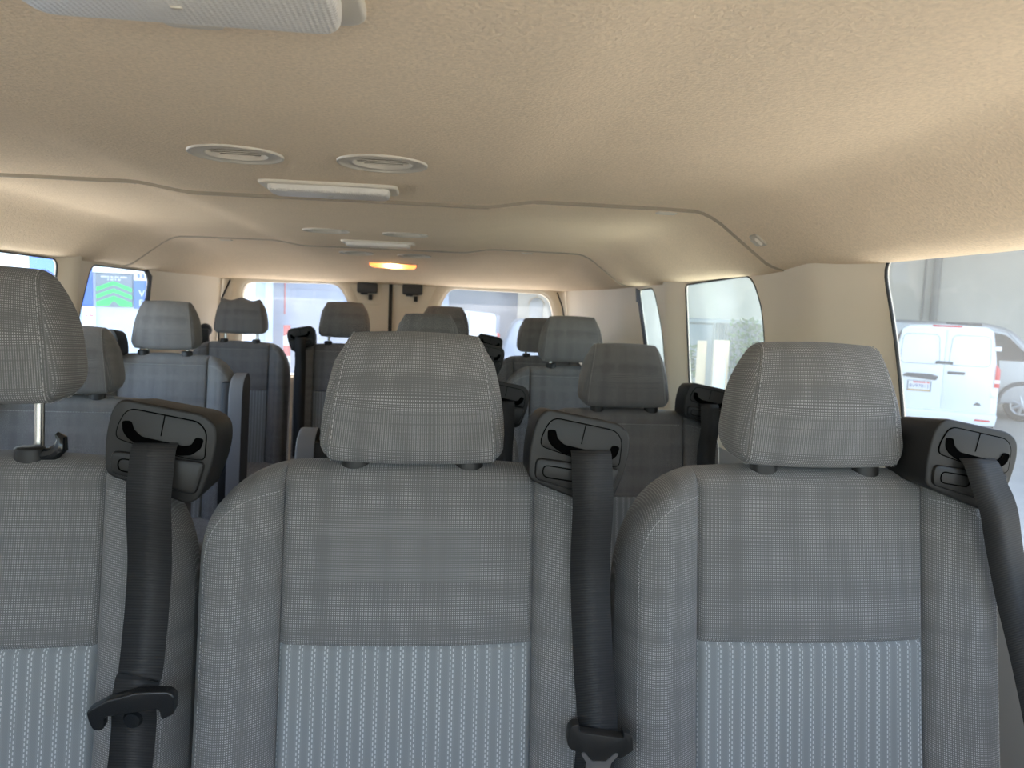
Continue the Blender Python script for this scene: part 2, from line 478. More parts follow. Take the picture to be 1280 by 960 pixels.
GUIDE = [(-.059, -.036), (-.060, .006), (-.054, .037), (-.044, .050), (.044, .038), (.058, .027), (.0605, .006), (.056, -.022), (.043, -.060), (.030, -.066)]
def build_guide(mirror=1):
    """black belt tower that sits on the seat shoulder"""
    mb = MB()
    poly = rounded(GUIDE, [.010, .02, .012, .012, .014, .010, .014, .02, .008, .008], 4)
    mb.prism(poly, -0.036, 0.050, 0, bev=0.007, seg=3)
    mb.v = [(x * (1 - 1.2 * max(0, y)), y, z * (1 - 1.5 * max(0, y)) - .10 * max(0, y)) for x, y, z in mb.v]
    # rounded back hump
    back = [(x * 0.85, z * 0.85 - .006) for x, z in poly]
    mb.prism([(x, z) for x, z in back], 0.048, 0.066, 0)
    # lower bulge the webbing slides over
    mb.prism(rounded([(-.052, -.034), (-.052, -.008), (.050, -.016), (.040, -.055)], .008, 3), -0.041, -0.030, 0, bev=0.004, seg=2)
    if mirror < 0: mb.v = [(-v[0], v[1], v[2]) for v in mb.v]; mb.f = [f[::-1] for f in mb.f]
    body = mb.me('belt_guide', [M['black']])
    bz = MB()
    plate = rounded([(-.048, .006), (-.046, .020), (-.036, .040), (.040, .029), (.049, .018), (.048, -.014), (.030, -.013), (-.02, -.002)], [.008, .008, .010, .008, .008, .006, .006, .01], 4)
    ring = [Vector((x, -0.0366, z)) for x, z in plate]
    bz.tube(ring, 0.0009, 6, 1, closed=True)
    bz.prism(plate, -0.0378, -0.033, 0, bev=0.0012, seg=2)
    bz.tube([(0.004, -0.0381, 0.034), (0.0005, -0.0381, 0.011)], 0.0006, 5, 1)
    bz.tube([(x, -0.0412, z) for x, z in rounded([(-.043, -.030), (-.043, -.016), (-.004, -.020), (-.004, -.034)], .007, 4)], 0.0008, 5, 1, closed=True)
    if mirror < 0: bz.v = [(-v[0], v[1], v[2]) for v in bz.v]; bz.f = [f[::-1] for f in bz.f]
    face = bz.me('guide_face', [M['black'], M['blackin']])
    sl = MB()
    slot = [(-.041, .026), (-.031, .026), (-.029, .017), (-.020, .009), (.026, .001), (.034, .003), (.038, .012), (.047, .010), (.044, -.001), (.034, -.009), (.022, -.010), (-.022, -.001), (-.034, .006), (-.040, .014)]
    sl.prism(rounded(slot, .003, 2), -0.0390, -0.030, 0)
    if mirror < 0: sl.v = [(-v[0], v[1], v[2]) for v in sl.v]; sl.f = [f[::-1] for f in sl.f]
    return body, face, sl.me('slot', [M['blackin']])

def ribbon(path, w, th=0.0014, twist=None):
    """flat webbing along a path of (x, y, z); width lies along x, tilted by twist"""
    vs, fs, uv = [], [], []; s = 0
    pts = [Vector(p) for p in path]
    for i, p in enumerate(pts):
        if i: s += (p - pts[i - 1]).length
        t = (pts[min(i + 1, len(pts) - 1)] - pts[max(i - 1, 0)]).normalized()
        wd = Vector((cos(twist[i]) if twist else 1, sin(twist[i]) if twist else 0, 0)); wd = (wd - t * wd.dot(t)).normalized()
        nr = wd.cross(t).normalized()
        ww = w[i] if isinstance(w, list) else w
        for a, b in ((-1, -1), (-.96, 1), (.96, 1), (1, -1)):
            vs.append(p + wd * a * ww / 2 + nr * b * th / 2); uv.append((a * ww / 2, s))
    for i in range(len(pts) - 1):
        for j in range(4): fs.append((i * 4 + j, i * 4 + (j + 1) % 4, i * 4 + 4 + (j + 1) % 4, i * 4 + 4 + j))
    fs += [(3, 2, 1, 0), tuple(len(vs) - 4 + j for j in range(4))]
    return fix(mesh('seat_belt', vs, fs, uv, True, [M['web']]))

def dense(path, n=6):
    """Catmull-Rom through the control points"""
    P = [Vector(p) for p in path]; out = []
    for i in range(len(P) - 1):
        a, b, c, d = P[max(i - 1, 0)], P[i], P[i + 1], P[min(i + 2, len(P) - 1)]
        for j in range(n):
            t = j / n; out.append(0.5 * ((2 * b) + (c - a) * t + (2 * a - 5 * b + 4 * c - d) * t * t + (3 * b - a - 3 * c + d) * t ** 3))
    return out + [P[-1]]

def build_post():
    mb = MB(); mb.tube([(0, 0, -0.05), (0, 0, 0.10)], 0.0058, 14); return mb.me('post', [M['chrome']])
def build_collar():
    mb = MB(); bm = bmesh.new()
    bmesh.ops.create_cone(bm, cap_ends=True, segments=24, radius1=0.0185, radius2=0.0175, depth=0.022)
    bmesh.ops.bevel(bm, geom=[e for e in bm.edges if abs(e.verts[0].co.z - e.verts[1].co.z) < 1e-6 and e.verts[0].co.z > 0], offset=0.004, segments=3, profile=0.5, affect='EDGES')
    for v in bm.verts: v.co.y *= 0.75
    mb.bm(bm); return mb.me('collar', [M['black']])
def build_release():
    mb = MB()
    mb.tube([(0.010, 0.0, 0.0), (0.026, 0.0, 0.003), (0.035, 0.0, 0.011), (0.036, 0.0, 0.022), (0.030, 0.0, 0.027)], [.008, .009, .008, .006, .003], 10)
    return mb.me('release_button', [M['gloss']])

def build_cushion():
    bm = bmesh.new(); bmesh.ops.create_cube(bm, size=1)
    for v in bm.verts: v.co = Vector((v.co.x * 0.50, -0.235 + v.co.y * 0.50 - (0.02 if v.co.y > 0 else 0), 0.38 + v.co.z * 0.14))
    bmesh.ops.bevel(bm, geom=bm.edges[:], offset=0.045, segments=5, profile=0.6, affect='EDGES')
    vs = [v.co.copy() for v in bm.verts]; bm.verts.index_update(); fs = [[v.index for v in f.verts] for f in bm.faces]; bm.free()
    return mesh('cushion', vs, fs, [(v.x, v.y + v.z) for v in vs], True, [M['cloth']])
def build_base():
    mb = MB()
    for sx in (-.19, .19):
        mb.box((sx - .02, -.42, 0.0), (sx + .02, -.36, .33), 0, .006); mb.box((sx - .02, -.10, 0.0), (sx + .02, -.04, .33), 0, .006)
        mb.box((sx - .025, -.46, 0.0), (sx + .025, 0.0, .03), 0, .006)
    mb.box((-.22, -.44, .29), (.22, 0.02, .33), 0, .008)
    return mb.me('seat_base', [M['black']])
def build_armrest():
    """armrest folded up against the side of the backrest"""
    mb = MB(); prof = rounded([(-.060, .52), (.0, .50), (.045, .52), (.050, .90), (.015, .925), (-.045, .905), (-.062, .86)], [.02, .02, .02, .03, .03, .03, .03], 5)
    mb.prism(prof, -0.022, 0.022, 0, bev=0.008, seg=3)
    mb.v = [(v[1], v[0] - 0.155 * (S - v[2]) * 0.9, v[2]) for v in mb.v]; mb.f = [f[::-1] for f in mb.f]
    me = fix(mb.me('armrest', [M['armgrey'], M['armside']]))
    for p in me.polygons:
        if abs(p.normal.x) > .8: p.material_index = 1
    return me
def build_armgap():
    mb = MB(); mb.box((-.018, -.045, .50), (.018, .06, .895), 0, .006)
    mb.v = [(v[0], v[1] - 0.155 * (S - v[2]), v[2]) for v in mb.v]
    return mb.me('hinge_cover', [M['black']])

def build_top_stitch():
    mb = MB()
    me = mesh('stitching', [(0, 0, 0), (0, 0, .0001), (0, .0001, 0)], [(0, 1, 2)], None, True, [M['thread']])
    z = S - 0.036
    dash(me, [Vector((SX * (i / 20 - 1), front_y(SX * (i / 20 - 1), z) - .0012, z)) for i in range(1, 40)], .0062, .0042, .0009, 0)
    bm = bmesh.new(); bm.from_mesh(me); bmesh.ops.delete(bm, geom=[f for f in bm.faces if len(f.verts) == 3], context='FACES'); bm.to_mesh(me); bm.free()
    return me
TOPST = build_top_stitch()
BACK = build_back()
HEAD = build_headrest(); HEADW = build_headrest(wavy=0.012)
GP, GM = build_guide(1), build_guide(-1)
POST, COLLAR, RELEASE, CUSH, BASE, ARM, GAP = build_post(), build_collar(), build_release(), build_cushion(), build_base(), build_armrest(), build_armgap()
FAR_BELT = {}

TONGUE_M = [(-.040, .017), (-.036, .024), (-.028, .025), (-.027, .0145), (.026, .0085), (.024, .017), (.036, .012), (.040, -.008), (.027, -.018), (.017, -.019), (.007, -.027), (-.009, -.026), (-.017, -.016), (-.037, -.007), (-.040, .001)]
TONGUE_L = [(-.046, -.004), (-.024, .009), (.007, .018), (.040, .019), (.047, .013), (.046, -.008), (.032, -.016), (.030, -.002), (-.028, -.011), (-.029, -.027), (-.040, -.027), (-.044, -.016)]

def seat(X_, Y_, dz, label, group, head=(0.0, 0.002), guide=1, gx=0.204, belt='far', arm=0, wavy=False, posts=False, w=0.98):
    r = empty('passenger_seat', (X_, Y_, 0)); tag(r, label, 'seat', group)
    def part(name, me, parent=r, loc=(0, 0, 0), rot=None): return obj(name, me, None, parent, loc, rot)
    b = part('seat_base', BASE); b.scale = (1, 1, (0.33 + dz) / 0.33)
    part('cushion', CUSH, loc=(0, 0, dz)).scale = (w, 1, 1); b.scale.x = w
    for nm, key in (('striped_panel', 'lower'), ('upper_panel', 'upper'), ('side_bolster', 'bl'), ('side_bolster', 'br')):
        part(nm, BACK[key], loc=(0, 0, dz)).scale = (w, 1, 1)
    if Y_ > 1.5: part('stitching', TOPST, loc=(0, 0, dz)).scale = (w, 1, 1)
    hx, up = head; hy = 0.045
    h = part('headrest', HEADW if wavy else HEAD, loc=(hx, hy, S + dz + up), rot=(-0.06, 0, 0))
    for sx in (-.070, .070):
        p = obj('post', POST, None, h, (sx, 0.0, -0.012 if not posts else -0.02))
    for sx in (-.070, .070):
        c = part('collar', COLLAR, loc=(hx + sx, hy - 0.024, S + dz - 0.002))
        if posts and sx > 0: obj('release_button', RELEASE, None, c, (0, 0, 0))
    if guide:
        g = GP if guide > 0 else GM
        gz = 1.004 + dz
        gb = part('belt_guide', g[0], loc=(guide * gx, -0.012, gz), rot=(0, 0.04 * (1 if guide > 0 else -1), 0))
        fc = obj('guide_face', g[1], None, gb); obj('slot', g[2], None, gb)
        if belt == 'far':
            key = guide
            if key not in FAR_BELT:
                pth = [(0, -0.018, 0.002), (0, -0.046, -0.004), (0.000, -0.052, -0.03), (0.001, -0.056, -0.06)]
                for z in (-.12, -.20, -.28, -.36, -.44, -.52): pth.append((guide * (0.001 - 0.03 * -z * 0.3), front_y(0.21, 1.004 + z) + 0.012 - 0.012, z))
                FAR_BELT[key] = ribbon(dense(pth, 4), 0.047)
            bl = part('seat_belt', FAR_BELT[key], loc=(guide * gx, -0.012, gz))
        elif belt:
            bl = part('seat_belt', belt['mesh'], loc=(0, 0, 0))
            if belt.get('tongue'): belt['tongue'](bl)
    if arm:
        a = part('armrest', ARM, loc=(arm * (HW * w + 0.012), 0.0, dz), rot=(0, 0, 0))
        obj('hinge_cover', GAP, None, a, (-arm * 0.030, 0, 0))
    return r

def belt_path(pts, w=0.048, tw=None):
    return ribbon(dense(pts, 8), w)

# the three front belts, in each seat's own coordinates
def fy(x, z, off=0.006): return front_y(x, z) - off
bM = belt_path([(.209, -.030, 1.012), (.209, -.056, 1.004), (.2095, -.066, .975), (.211, -.069, .945), (.215, min(-.050, fy(.215, .86)), .86), (.220, fy(.2, .76) - .004, .76), (.2245, fy(.2, .71) - .004, .71), (.226, fy(.2, .67) - .004, .675), (.222, fy(.2, .62) - .001, .62), (.212, fy(.2, .5), .50)])
def tongueM(b):
    mb = MB(); mb.prism(rounded(TONGUE_M, .003, 2), -0.006, 0.006, 0, bev=0.0025, seg=2)
    t = obj('latch_tongue', mb.me('latch_tongue', [M['black']]), None, b, (.2275, fy(.2, .67) - .013, .672), (0.12, 0.05, 0))
    m2 = MB(); pl = rounded([(-.0225, -.012), (-.0145, -.024), (-.0145, -.070), (.0145, -.070), (.0145, -.024), (.0225, -.012), (.019, -.010), (.008, -.022), (-.008, -.022), (-.019, -.010)], .002, 2)
    hole = rrect(-.008, -.056, .008, -.033, .002, 2)
    m2.prism(pl, -0.0045, -0.0015, 0, holes=[hole])
    o = obj('tongue_plate', m2.me('tongue_plate', [M['steel']]), None, t, (0, -0.003, 0)); o['label'] = 'bright steel tongue plate'
bL = belt_path([(.228, -.030, 1.012), (.228, -.056, 1.003), (.2275, -.066, .975), (.226, -.069, .945), (.221, min(-.050, fy(.215, .86)), .86), (.2175, fy(.2, .76) - .004, .76), (.2155, fy(.2, .73) - .006, .745), (.2145, fy(.2, .71) - .012, .72), (.212, fy(.2, .69) - .004, .685), (.205, fy(.2, .58), .58), (.20, fy(.2, .5), .50)])
def tongueL(b):
    mb = MB(); mb.prism(rounded(TONGUE_L, .004, 3), -0.007, 0.005, 0, bev=0.003, seg=3)
    t = obj('latch_tongue', mb.me('latch_tongue', [M['gloss']]), None, b, (.2145, fy(.2, .72) - .018, .724), (0.10, 0.0, 0))
    m2 = MB(); bm = bmesh.new(); bmesh.ops.create_cone(bm, cap_ends=True, segments=20, radius1=0.0105, radius2=0.0085, depth=0.004)
    bm.transform(Matrix.Rotation(pi / 2, 4, 'X')); m2.bm(bm)
    obj('belt_stop', m2.me('belt_stop', [M['gloss']]), None, b, (.213, fy(.2, .702) - .012, .704), (0.10, 0, 0))
bR = belt_path([(.183, -.030, 1.012), (.184, -.056, 1.002), (.190, -.068, .975), (.202, -.072, .945), (.220, -.066, .895), (.240, -.066, .83), (.262, -.075, .75), (.283, -.085, .66), (.295, -.10, .56), (.31, -.11, .48)], [0.050] * 200 if False else 0.048)

GA, GB, GC, GD = 'seats in the front row', 'seats in the second row', 'seats in the third row', 'seats in the back row'
seat(-0.532, 0.93, 0.0, 'grey cloth seat at the left edge with its headrest raised on a bare chrome post', GA, head=(-0.010, 0.058), gx=0.232, belt={'mesh': bL, 'tongue': tongueL}, posts=True)
seat(-0.022, 0.93, 0.0, 'middle seat of the nearest row in grey cloth, its belt tongue showing a steel plate', GA, head=(0.0, -0.004), gx=0.197, belt={'mesh': bM, 'tongue': tongueM})
seat(0.492, 0.93, 0.0, 'grey cloth seat of the nearest row beside the large window showing the white van', GA, head=(0.011, 0.0), gx=0.180, belt={'mesh': bR})
seat(-0.862, 1.885, -0.050, 'grey cloth seat mostly hidden behind the raised headrest at the left edge', GB, guide=-1, arm=1)
seat(-0.030, 1.885, -0.055, 'grey cloth seat hidden behind the middle headrest, only an armrest and belt guide showing', GB, arm=-1)
seat(0.487, 1.885, -0.050, 'grey cloth seat in the second row whose belt guide stands against the hazy right window', GB, gx=0.195)
c_left = seat(-0.885, 2.63, 0.004, 'pale-lit grey seat standing alone by the left wall, upright armrest on its aisle side', GC, head=(0, .010), guide=-1, arm=1, gx=0.18, w=.92)
for o in c_left.children:
    if o.name.startswith('headrest'): o.scale = (.92, 1, 1)
seat(-0.022, 2.66, 0.0, 'grey cloth seat showing only its headrest just over the middle front headrest', GC, arm=-1, w=.95)
seat(0.480, 2.63, 0.0, 'grey cloth seat in the third row overlapping the right end of the back row', GC, head=(0, .012), w=.95)
seat(-0.862, 3.53, 0.005, 'grey seat in the back left corner with a dented headrest before the rear window', GD, head=(0, .030), guide=0, wavy=True, w=.85)
seat(-0.405, 3.53, 0.008, 'grey back row seat before the rear door seam, black belt on its left shoulder', GD, head=(0, .025), guide=-1, gx=0.18, w=.85)
seat(0.048, 3.53, 0.0, 'grey back row seat with headrest in front of the parked white truck', GD, head=(0, .030), w=.85)
seat(0.500, 3.53, -0.02, 'grey back row seat in the right rear corner, half hidden by another headrest', GD, head=(0, .012), w=.85)

# ------------------------------------------------------------------ van shell
def xr(z): return 0.80 + 0.10 * (1.27 - z)        # inner face of the right side
def xl(z): return -1.17 - 0.10 * (1.27 - z)
YF, YR = -1.15, 3.94
WR = {'window_1': rounded([(0.30, .84), (1.262, .84), (1.268, 1.01), (1.290, 1.15), (1.328, 1.288), (0.30, 1.292)], [.06, .06, .1, .1, .055, .06], 6),
      'window_2': rounded([(1.835, .92), (2.425, .92), (2.425, 1.268), (1.90, 1.278), (1.835, 1.18), (1.825, 1.05)], [.05, .05, .022, .05, .08, .08], 6),
      'window_3': rounded([(2.68, .92), (2.90, .92), (2.92, 1.06), (2.995, 1.262), (2.79, 1.266), (2.70, 1.12)], [.04, .04, .1, .03, .04, .1], 6),
      'window_6': rounded([(-.95, .86), (0.12, .86), (0.12, 1.285), (-.75, 1.285)], .05, 5)}
WL = {'window_4': rounded([(1.50, .90), (2.545, .90), (2.548, 1.272), (1.50, 1.276)], [.05, .05, .035, .05], 6),
      'window_5': rounded([(2.71, .92), (3.31, .92), (3.32, 1.16), (3.325, 1.268), (2.785, 1.268), (2.72, 1.08)], [.05, .05, .2, .05, .04, .1], 6),
      'window_7': rounded([(0.32, .88), (1.28, .88), (1.28, 1.28), (0.32, 1.285)], .05, 5),
      'window_8': rounded([(-.95, .86), (0.12, .86), (0.12, 1.285), (-.75, 1.285)], .05, 5)}

def ridge(y, pillars):
    b = 0
    for a, c, d, h in pillars:
        if a < y < d:
            b = max(b, h * max(0, 1 - sqrt(((y - c) / ((c - a) if y < c else (d - c))) ** 2 + .004)))
    return b
PR = [(1.32, 1.50, 1.85, .050), (2.43, 2.55, 2.67, .036)]
PL = [(2.55, 2.63, 2.71, .036), (1.22, 1.38, 1.55, .03)]

def deform(side):
    def f(y, z, d):
        """d = distance outward from the inner face"""
        x = xr(z) if side > 0 else xl(z)
        zz = smoothstep(.75, .95, z)
        x -= side * ridge(y, PR if side > 0 else PL) * zz
        x -= side * 0.13 * smoothstep(3.30, 3.94, y)
        if z < .84: x -= side * 0.0
        return x + side * d
    return f

def wall(name, side, wins):
    f = deform(side); ny, nz = 170, 44; zt = 1.33
    bm = bmesh.new()
    bmesh.ops.create_grid(bm, x_segments=ny, y_segments=nz, size=0.5)
    for v in bm.verts: v.co = Vector((YF + (YR - YF) * (v.co.x + .5), 0, zt * (v.co.y + .5)))
    g = bmesh.ops.extrude_face_region(bm, geom=bm.faces[:])
    for e in g['geom']:
        if isinstance(e, bmesh.types.BMVert): e.co.y += 0.007
    bmesh.ops.recalc_face_normals(bm, faces=bm.faces)
    me = bpy.data.meshes.new(name); bm.to_mesh(me); bm.free()
    o = bpy.data.objects.new(name, me); COL.objects.link(o); cut = []
    for k, poly in wins.items():
        mb = MB(); mb.prism(poly, -0.1, 0.15); c = bpy.data.objects.new('cut', mb.me('cut', [], False)); COL.objects.link(c); cut.append(c)
        m = o.modifiers.new('b', 'BOOLEAN'); m.operation = 'DIFFERENCE'; m.object = c; m.solver = 'EXACT'
    bpy.context.view_layer.update()
    me2 = bpy.data.meshes.new_from_object(o.evaluated_get(bpy.context.evaluated_depsgraph_get()))
    o.modifiers.clear(); o.data = me2
    for c in cut: bpy.data.objects.remove(c)
    for v in me2.vertices:
        y, d, z = v.co; v.co = (f(y, z, d), y, z)
    me2.materials.clear(); me2.materials.append(M['trim']); me2.materials.append(M['trimgrey'])
    for p in me2.polygons:
        p.use_smooth = True; p.material_index = 1 if p.center.z < .80 else 0
    fix(me2); sharp(me2, 40)
    tag(o, kind='structure')
    for k, poly in wins.items():
        gm = MB(); bmx = bmesh.new()
        dd = 0.005
        a = [bmx.verts.new((f(y, z, dd), y, z)) for y, z in poly]; fa = bmx.faces.new(a)
        r = bmesh.ops.triangulate(bmx, faces=[fa]); gm.bm(bmx)
        w = obj(k, gm.me(k, [M['glass_' + k]], False)); tag(w, kind='structure')
        gk = MB(); gk.tube([(f(y, z, 0.001), y, z) for y, z in poly], 0.0030, 8, 0, closed=True)
        if k == 'window_3':
            gk.prism([(2.875, .93), (2.915, 1.06), (2.985, 1.262), (3.03, 1.27), (3.03, 1.215), (3.005, 1.215), (2.94, 1.03), (2.92, .93)], .0, .006)
            n0 = len(gk.v) - 16
            gk.v = [v if i < n0 else (f(v[0], v[2], 0.0) - v[1] if False else f(v[0], v[2], -0.004 + v[1]), v[0], v[2]) for i, v in enumerate(gk.v)]
        if k == 'window_5':
            n0 = len(gk.v)
            gk.prism([(3.27, 1.10), (3.31, 1.16), (3.318, 1.225), (3.29, 1.255), (3.27, 1.262), (3.30, 1.275), (3.345, 1.25), (3.345, 1.15), (3.32, 1.08)], .0, .006)
            gk.v = [v if i < n0 else (f(v[0], v[2], -0.004 + v[1]), v[0], v[2]) for i, v in enumerate(gk.v)]
        obj('gasket', gk.me('gasket', [M['gasket']]), None, w)
    return o

M['glass_window_1'] = glass('dusty near right glass', (.40, .413, .405), 0.045, (.75, .75, .70))
M['glass_window_2'] = glass('hazy right glass', (.46, .51, .485), 0.09, (.72, .80, .75))
M['glass_window_3'] = glass('hazy rear side glass', (.46, .51, .485), 0.09, (.72, .80, .75))
M['glass_window_4'] = glass('tinted left glass', (.94, .97, .96), 0.04, (.72, .80, .76))
M['glass_window_5'] = glass('tinted left rear glass', (.46, .48, .50), 0.05, (.80, .84, .90))
for k, t_ in (('window_6', .42), ('window_7', .20), ('window_8', .24)): M['glass_' + k] = glass('glass ' + k, (t_ * .98, t_, t_ * .99), 0.02)
M['glass_rear'] = glass('rear door glass', (.56, .575, .60), 0.07, (.84, .87, .92))

wall('wall_right', 1, WR); wall('wall_left', -1, WL)

# floor and front bulkhead
mb = MB(); mb.box((-1.30, YF, -0.05), (0.93, 4.0, 0.0)); tag(obj('floor', mb.me('floor', [M['floor']], False)), kind='structure')
mb = MB(); mb.box((-1.28, YF - 0.25, 0.0), (0.90, YF - 0.02, 0.80), 0, .04); mb.box((-1.25, YF - .02, 0.55), (0.88, YF + .25, 0.80), 0, .05)
tag(obj('wall_front', mb.me('wall_front', [M['trim']])), kind='structure')
mb = MB(); mb.add([(-1.15, -.50, 1.40), (.75, -.50, 1.40), (.86, YF - .1, .80), (-1.26, YF - .1, .80)], [(0, 1, 2, 3)])
M['glass_ws'] = glass('windscreen glass', (.54, .575, .57), 0.0)
tag(obj('window_9', mb.me('windscreen', [M['glass_ws']], False)), kind='structure')

# headliner
S1, S2 = 1.66, 3.04
def ceil_z(x, y):
    d = abs(x - XC)
    z = lerp_pts([(0, 1.404), (.70, 1.402), (.765, 1.400), (.79, 1.393), (.82, 1.376), (.86, 1.346), (.90, 1.316), (.93, 1.294), (.95, 1.284), (.97, 1.279), (.995, 1.276)], d)
    edge = 1.276
    # lowered duct along the middle
    z -= 0.017 * (1 - smoothstep(.29, .43, d))
    # each panel edge laps below the one before it
    if y > S1: z -= 0.007 * smoothstep(-.001, .005, y - S1) * (1 if d < .93 else max(0, (1 - d) / .07)) * (1 - smoothstep(.02, .5, y - S1) * .6)
    if y > S2: z -= 0.006 * smoothstep(-.001, .005, y - S2) * (1 if d < .93 else max(0, (1 - d) / .07))
    # falls away towards the back doors
    k = smoothstep(3.12, 3.98, y) ** 1.25
    return z + (edge - .006 - z) * k
def headliner():
    ys = [-.50 + .08 * i for i in range(0, 56) if -.5 + .08 * i < 3.90] + [3.93, 3.966]
    for s_ in (S1, S2): ys = [y for y in ys if not (s_ - .02 < y < s_ + .03)] + [s_ + d for d in (-.02, -.015, -.012, -.010, -.008, -.006, -.004, -.002, 0, .002, .004, .006, .009, .012, .02, .03)]
    ys.sort()
    ds = [0, .1, .2, .27, .29, .31, .33, .35, .37, .39, .41, .43, .46, .52, .6, .66, .70, .72, .74, .76, .78, .80, .82, .84, .86, .88, .90, .915, .93, .945, .96, .97, .98, .99, 1.0]
    xs = [XC - d for d in ds[::-1]] + [XC + d for d in ds[1:]]
    vs, fs = [], []
    def inset(y): return 1 - 0.13 * smoothstep(3.30, 3.94, y)
    for y in ys:
        for x in xs: vs.append((XC + (x - XC) * inset(y), y, ceil_z(x, y)))
    n = len(xs)
    for j in range(len(ys) - 1):
        for i in range(n - 1): fs.append((j * n + i, j * n + n + i, j * n + n + i + 1, j * n + i + 1))
    # upper skin
    b = len(vs); vs += [(v[0], v[1], v[2] + 0.06) for v in vs]; fs2 = [tuple(b + i for i in f[::-1]) for f in fs]
    m = len(ys)
    ring = [i for i in range(n)] + [j * n + n - 1 for j in range(1, m)] + [(m - 1) * n + i for i in range(n - 2, -1, -1)] + [j * n for j in range(m - 2, 0, -1)]
    fs3 = [(ring[k], ring[(k + 1) % len(ring)], b + ring[(k + 1) % len(ring)], b + ring[k]) for k in range(len(ring))]
    me = mesh('ceiling', vs, fs + fs2 + fs3, None, True, [M['felt']]); fix(me); sharp(me, 60)
    return tag(obj('ceiling', me), kind='structure')
VENTS = [(-.303, 1.220), (-.086, 1.230), (-.330, 2.385), (-.095, 2.400), (-.325, 3.235), (-.090, 3.250)]
hl = headliner()
cut = []
for x, y in VENTS:
    bm = bmesh.new(); bmesh.ops.create_cone(bm, cap_ends=True, segments=40, radius1=.047, radius2=.047, depth=.3)
    cm = bpy.data.meshes.new('cut'); bm.to_mesh(cm); bm.free(); c = bpy.data.objects.new('cut', cm); COL.objects.link(c); c.location = (x, y, ceil_z(x, y)); cut.append(c)
    m = hl.modifiers.new('b', 'BOOLEAN'); m.operation = 'DIFFERENCE'; m.object = c; m.solver = 'EXACT'
bpy.context.view_layer.update()
me2 = bpy.data.meshes.new_from_object(hl.evaluated_get(bpy.context.evaluated_depsgraph_get())); hl.modifiers.clear(); hl.data = me2
for c in cut: bpy.data.objects.remove(c)
me2.materials.append(M['riser'])
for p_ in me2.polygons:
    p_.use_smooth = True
    if any(-.001 < p_.center.y - s_ < .0055 for s_ in (S1, S2)) and abs(p_.normal.y) > .25: p_.material_index = 1  # step faces along the roof seams get a darker tan
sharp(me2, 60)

# back doors
def rear_door(name, x0, x1, win, sg, latch_x):
    outer = rounded([(x0, .10), (x1, .10), (x1, 1.30), (x0, 1.30)], .01, 2)
    mb = MB(); mb.prism(outer, 3.945, 3.99, 0, holes=[win[::-1]])
    d = obj(name, mb.me(name, [M['trim']])); tag(d, kind='structure')
    # swollen surround of the window
    cx = sum(p[0] for p in win) / len(win); cz = sum(p[1] for p in win) / len(win)
    rings = []
    for k, (e, y) in enumerate(((-.002, 3.985), (0.0, 3.950), (.012, 3.936), (.030, 3.932), (.050, 3.937), (.062, 3.947))):
        ring = []
        m = len(win)
        for i in range(m):
            a, b = Vector(win[i - 1]), Vector(win[(i + 1) % m]); t = (b - a).normalized(); nr = Vector((t.y, -t.x))
            if nr.dot(Vector((win[i][0] - cx, win[i][1] - cz))) < 0: nr = -nr
            ring.append((win[i][0] + nr.x * e, y, win[i][1] + nr.y * e))
        rings.append(ring)
    vs = [p for r in rings for p in r]; m = len(win)
    fs = [(j * m + i, j * m + (i + 1) % m, (j + 1) * m + (i + 1) % m, (j + 1) * m + i) for j in range(len(rings) - 1) for i in range(m)]
    obj('window_surround', fix(mesh('window_surround', vs, fs, None, True, [M['trim']])), None, d)
    gb = MB(); bmx = bmesh.new(); fa = bmx.faces.new([bmx.verts.new((x, 3.975, z)) for x, z in win]); bmesh.ops.triangulate(bmx, faces=[fa]); gb.bm(bmx)
    obj('pane', gb.me('pane', [M['glass_rear']], False), None, d)
    # tapered panel that carries the latch, with its raised lip
    lp = [(latch_x - .115 * sg, 1.268), (latch_x + .06 * sg, 1.268), (latch_x + .06 * sg, 1.165), (latch_x - .055 * sg, 1.165), (latch_x - .078 * sg, 1.19)]
    q = MB(); q.prism(rounded(lp, [.004, .004, .01, .03, .03], 4), 3.938, 3.947, 0, bev=.004)
    obj('latch_panel', q.me('latch_panel', [M['trim']]), None, d)
    q = MB(); q.box((latch_x - .052, 3.905, 1.222), (latch_x + .048, 3.94, 1.275), 0, .008); q.box((latch_x - .035, 3.91, 1.214), (latch_x - .0, 3.935, 1.224), 0, .004)
    lb = obj('latch_box', q.me('latch_box', [M['latch']]), None, d); lb['label'] = 'charcoal latch box'
    q = MB(); q.box((latch_x + .005, 3.915, 1.188), (latch_x + .023, 3.935, 1.216), 0, .003)
    obj('latch_tab', q.me('latch_tab', [M['gasket']]), None, lb)
    return d
wl = rounded([(-.955, .80), (-.37, .80), (-.425, 1.16), (-.485, 1.264), (-.945, 1.256)], [.05, .08, .12, .05, .06], 7)
wr = rounded([(-.02, .80), (.615, .80), (.612, 1.16), (.572, 1.252), (.075, 1.262), (.025, 1.17)], [.08, .05, .10, .06, .04, .1], 7)
rear_door('door_1', -1.10, -.229, wl, 1, -.335)
rear_door('door_2', -.215, .70, wr, -1, -.110)
mb = MB(); mb.box((-.231, 3.930, .10), (-.213, 3.975, 1.29), 0, .004)
tag(obj('trim_1', mb.me('trim_1', [M['gasket']])), kind='structure')
# rear frame round the doors
mb = MB()
mb.prism(rounded([(-1.20, .0), (.83, .0), (.83, 1.34), (-1.20, 1.34)], .02, 2), 3.965, 4.03, 0, holes=[rounded([(-1.09, .12), (.69, .12), (.69, 1.29), (-1.09, 1.29)], .05, 3)[::-1]])
tag(obj('wall_rear', mb.me('wall_rear', [M['trim']])), kind='structure')
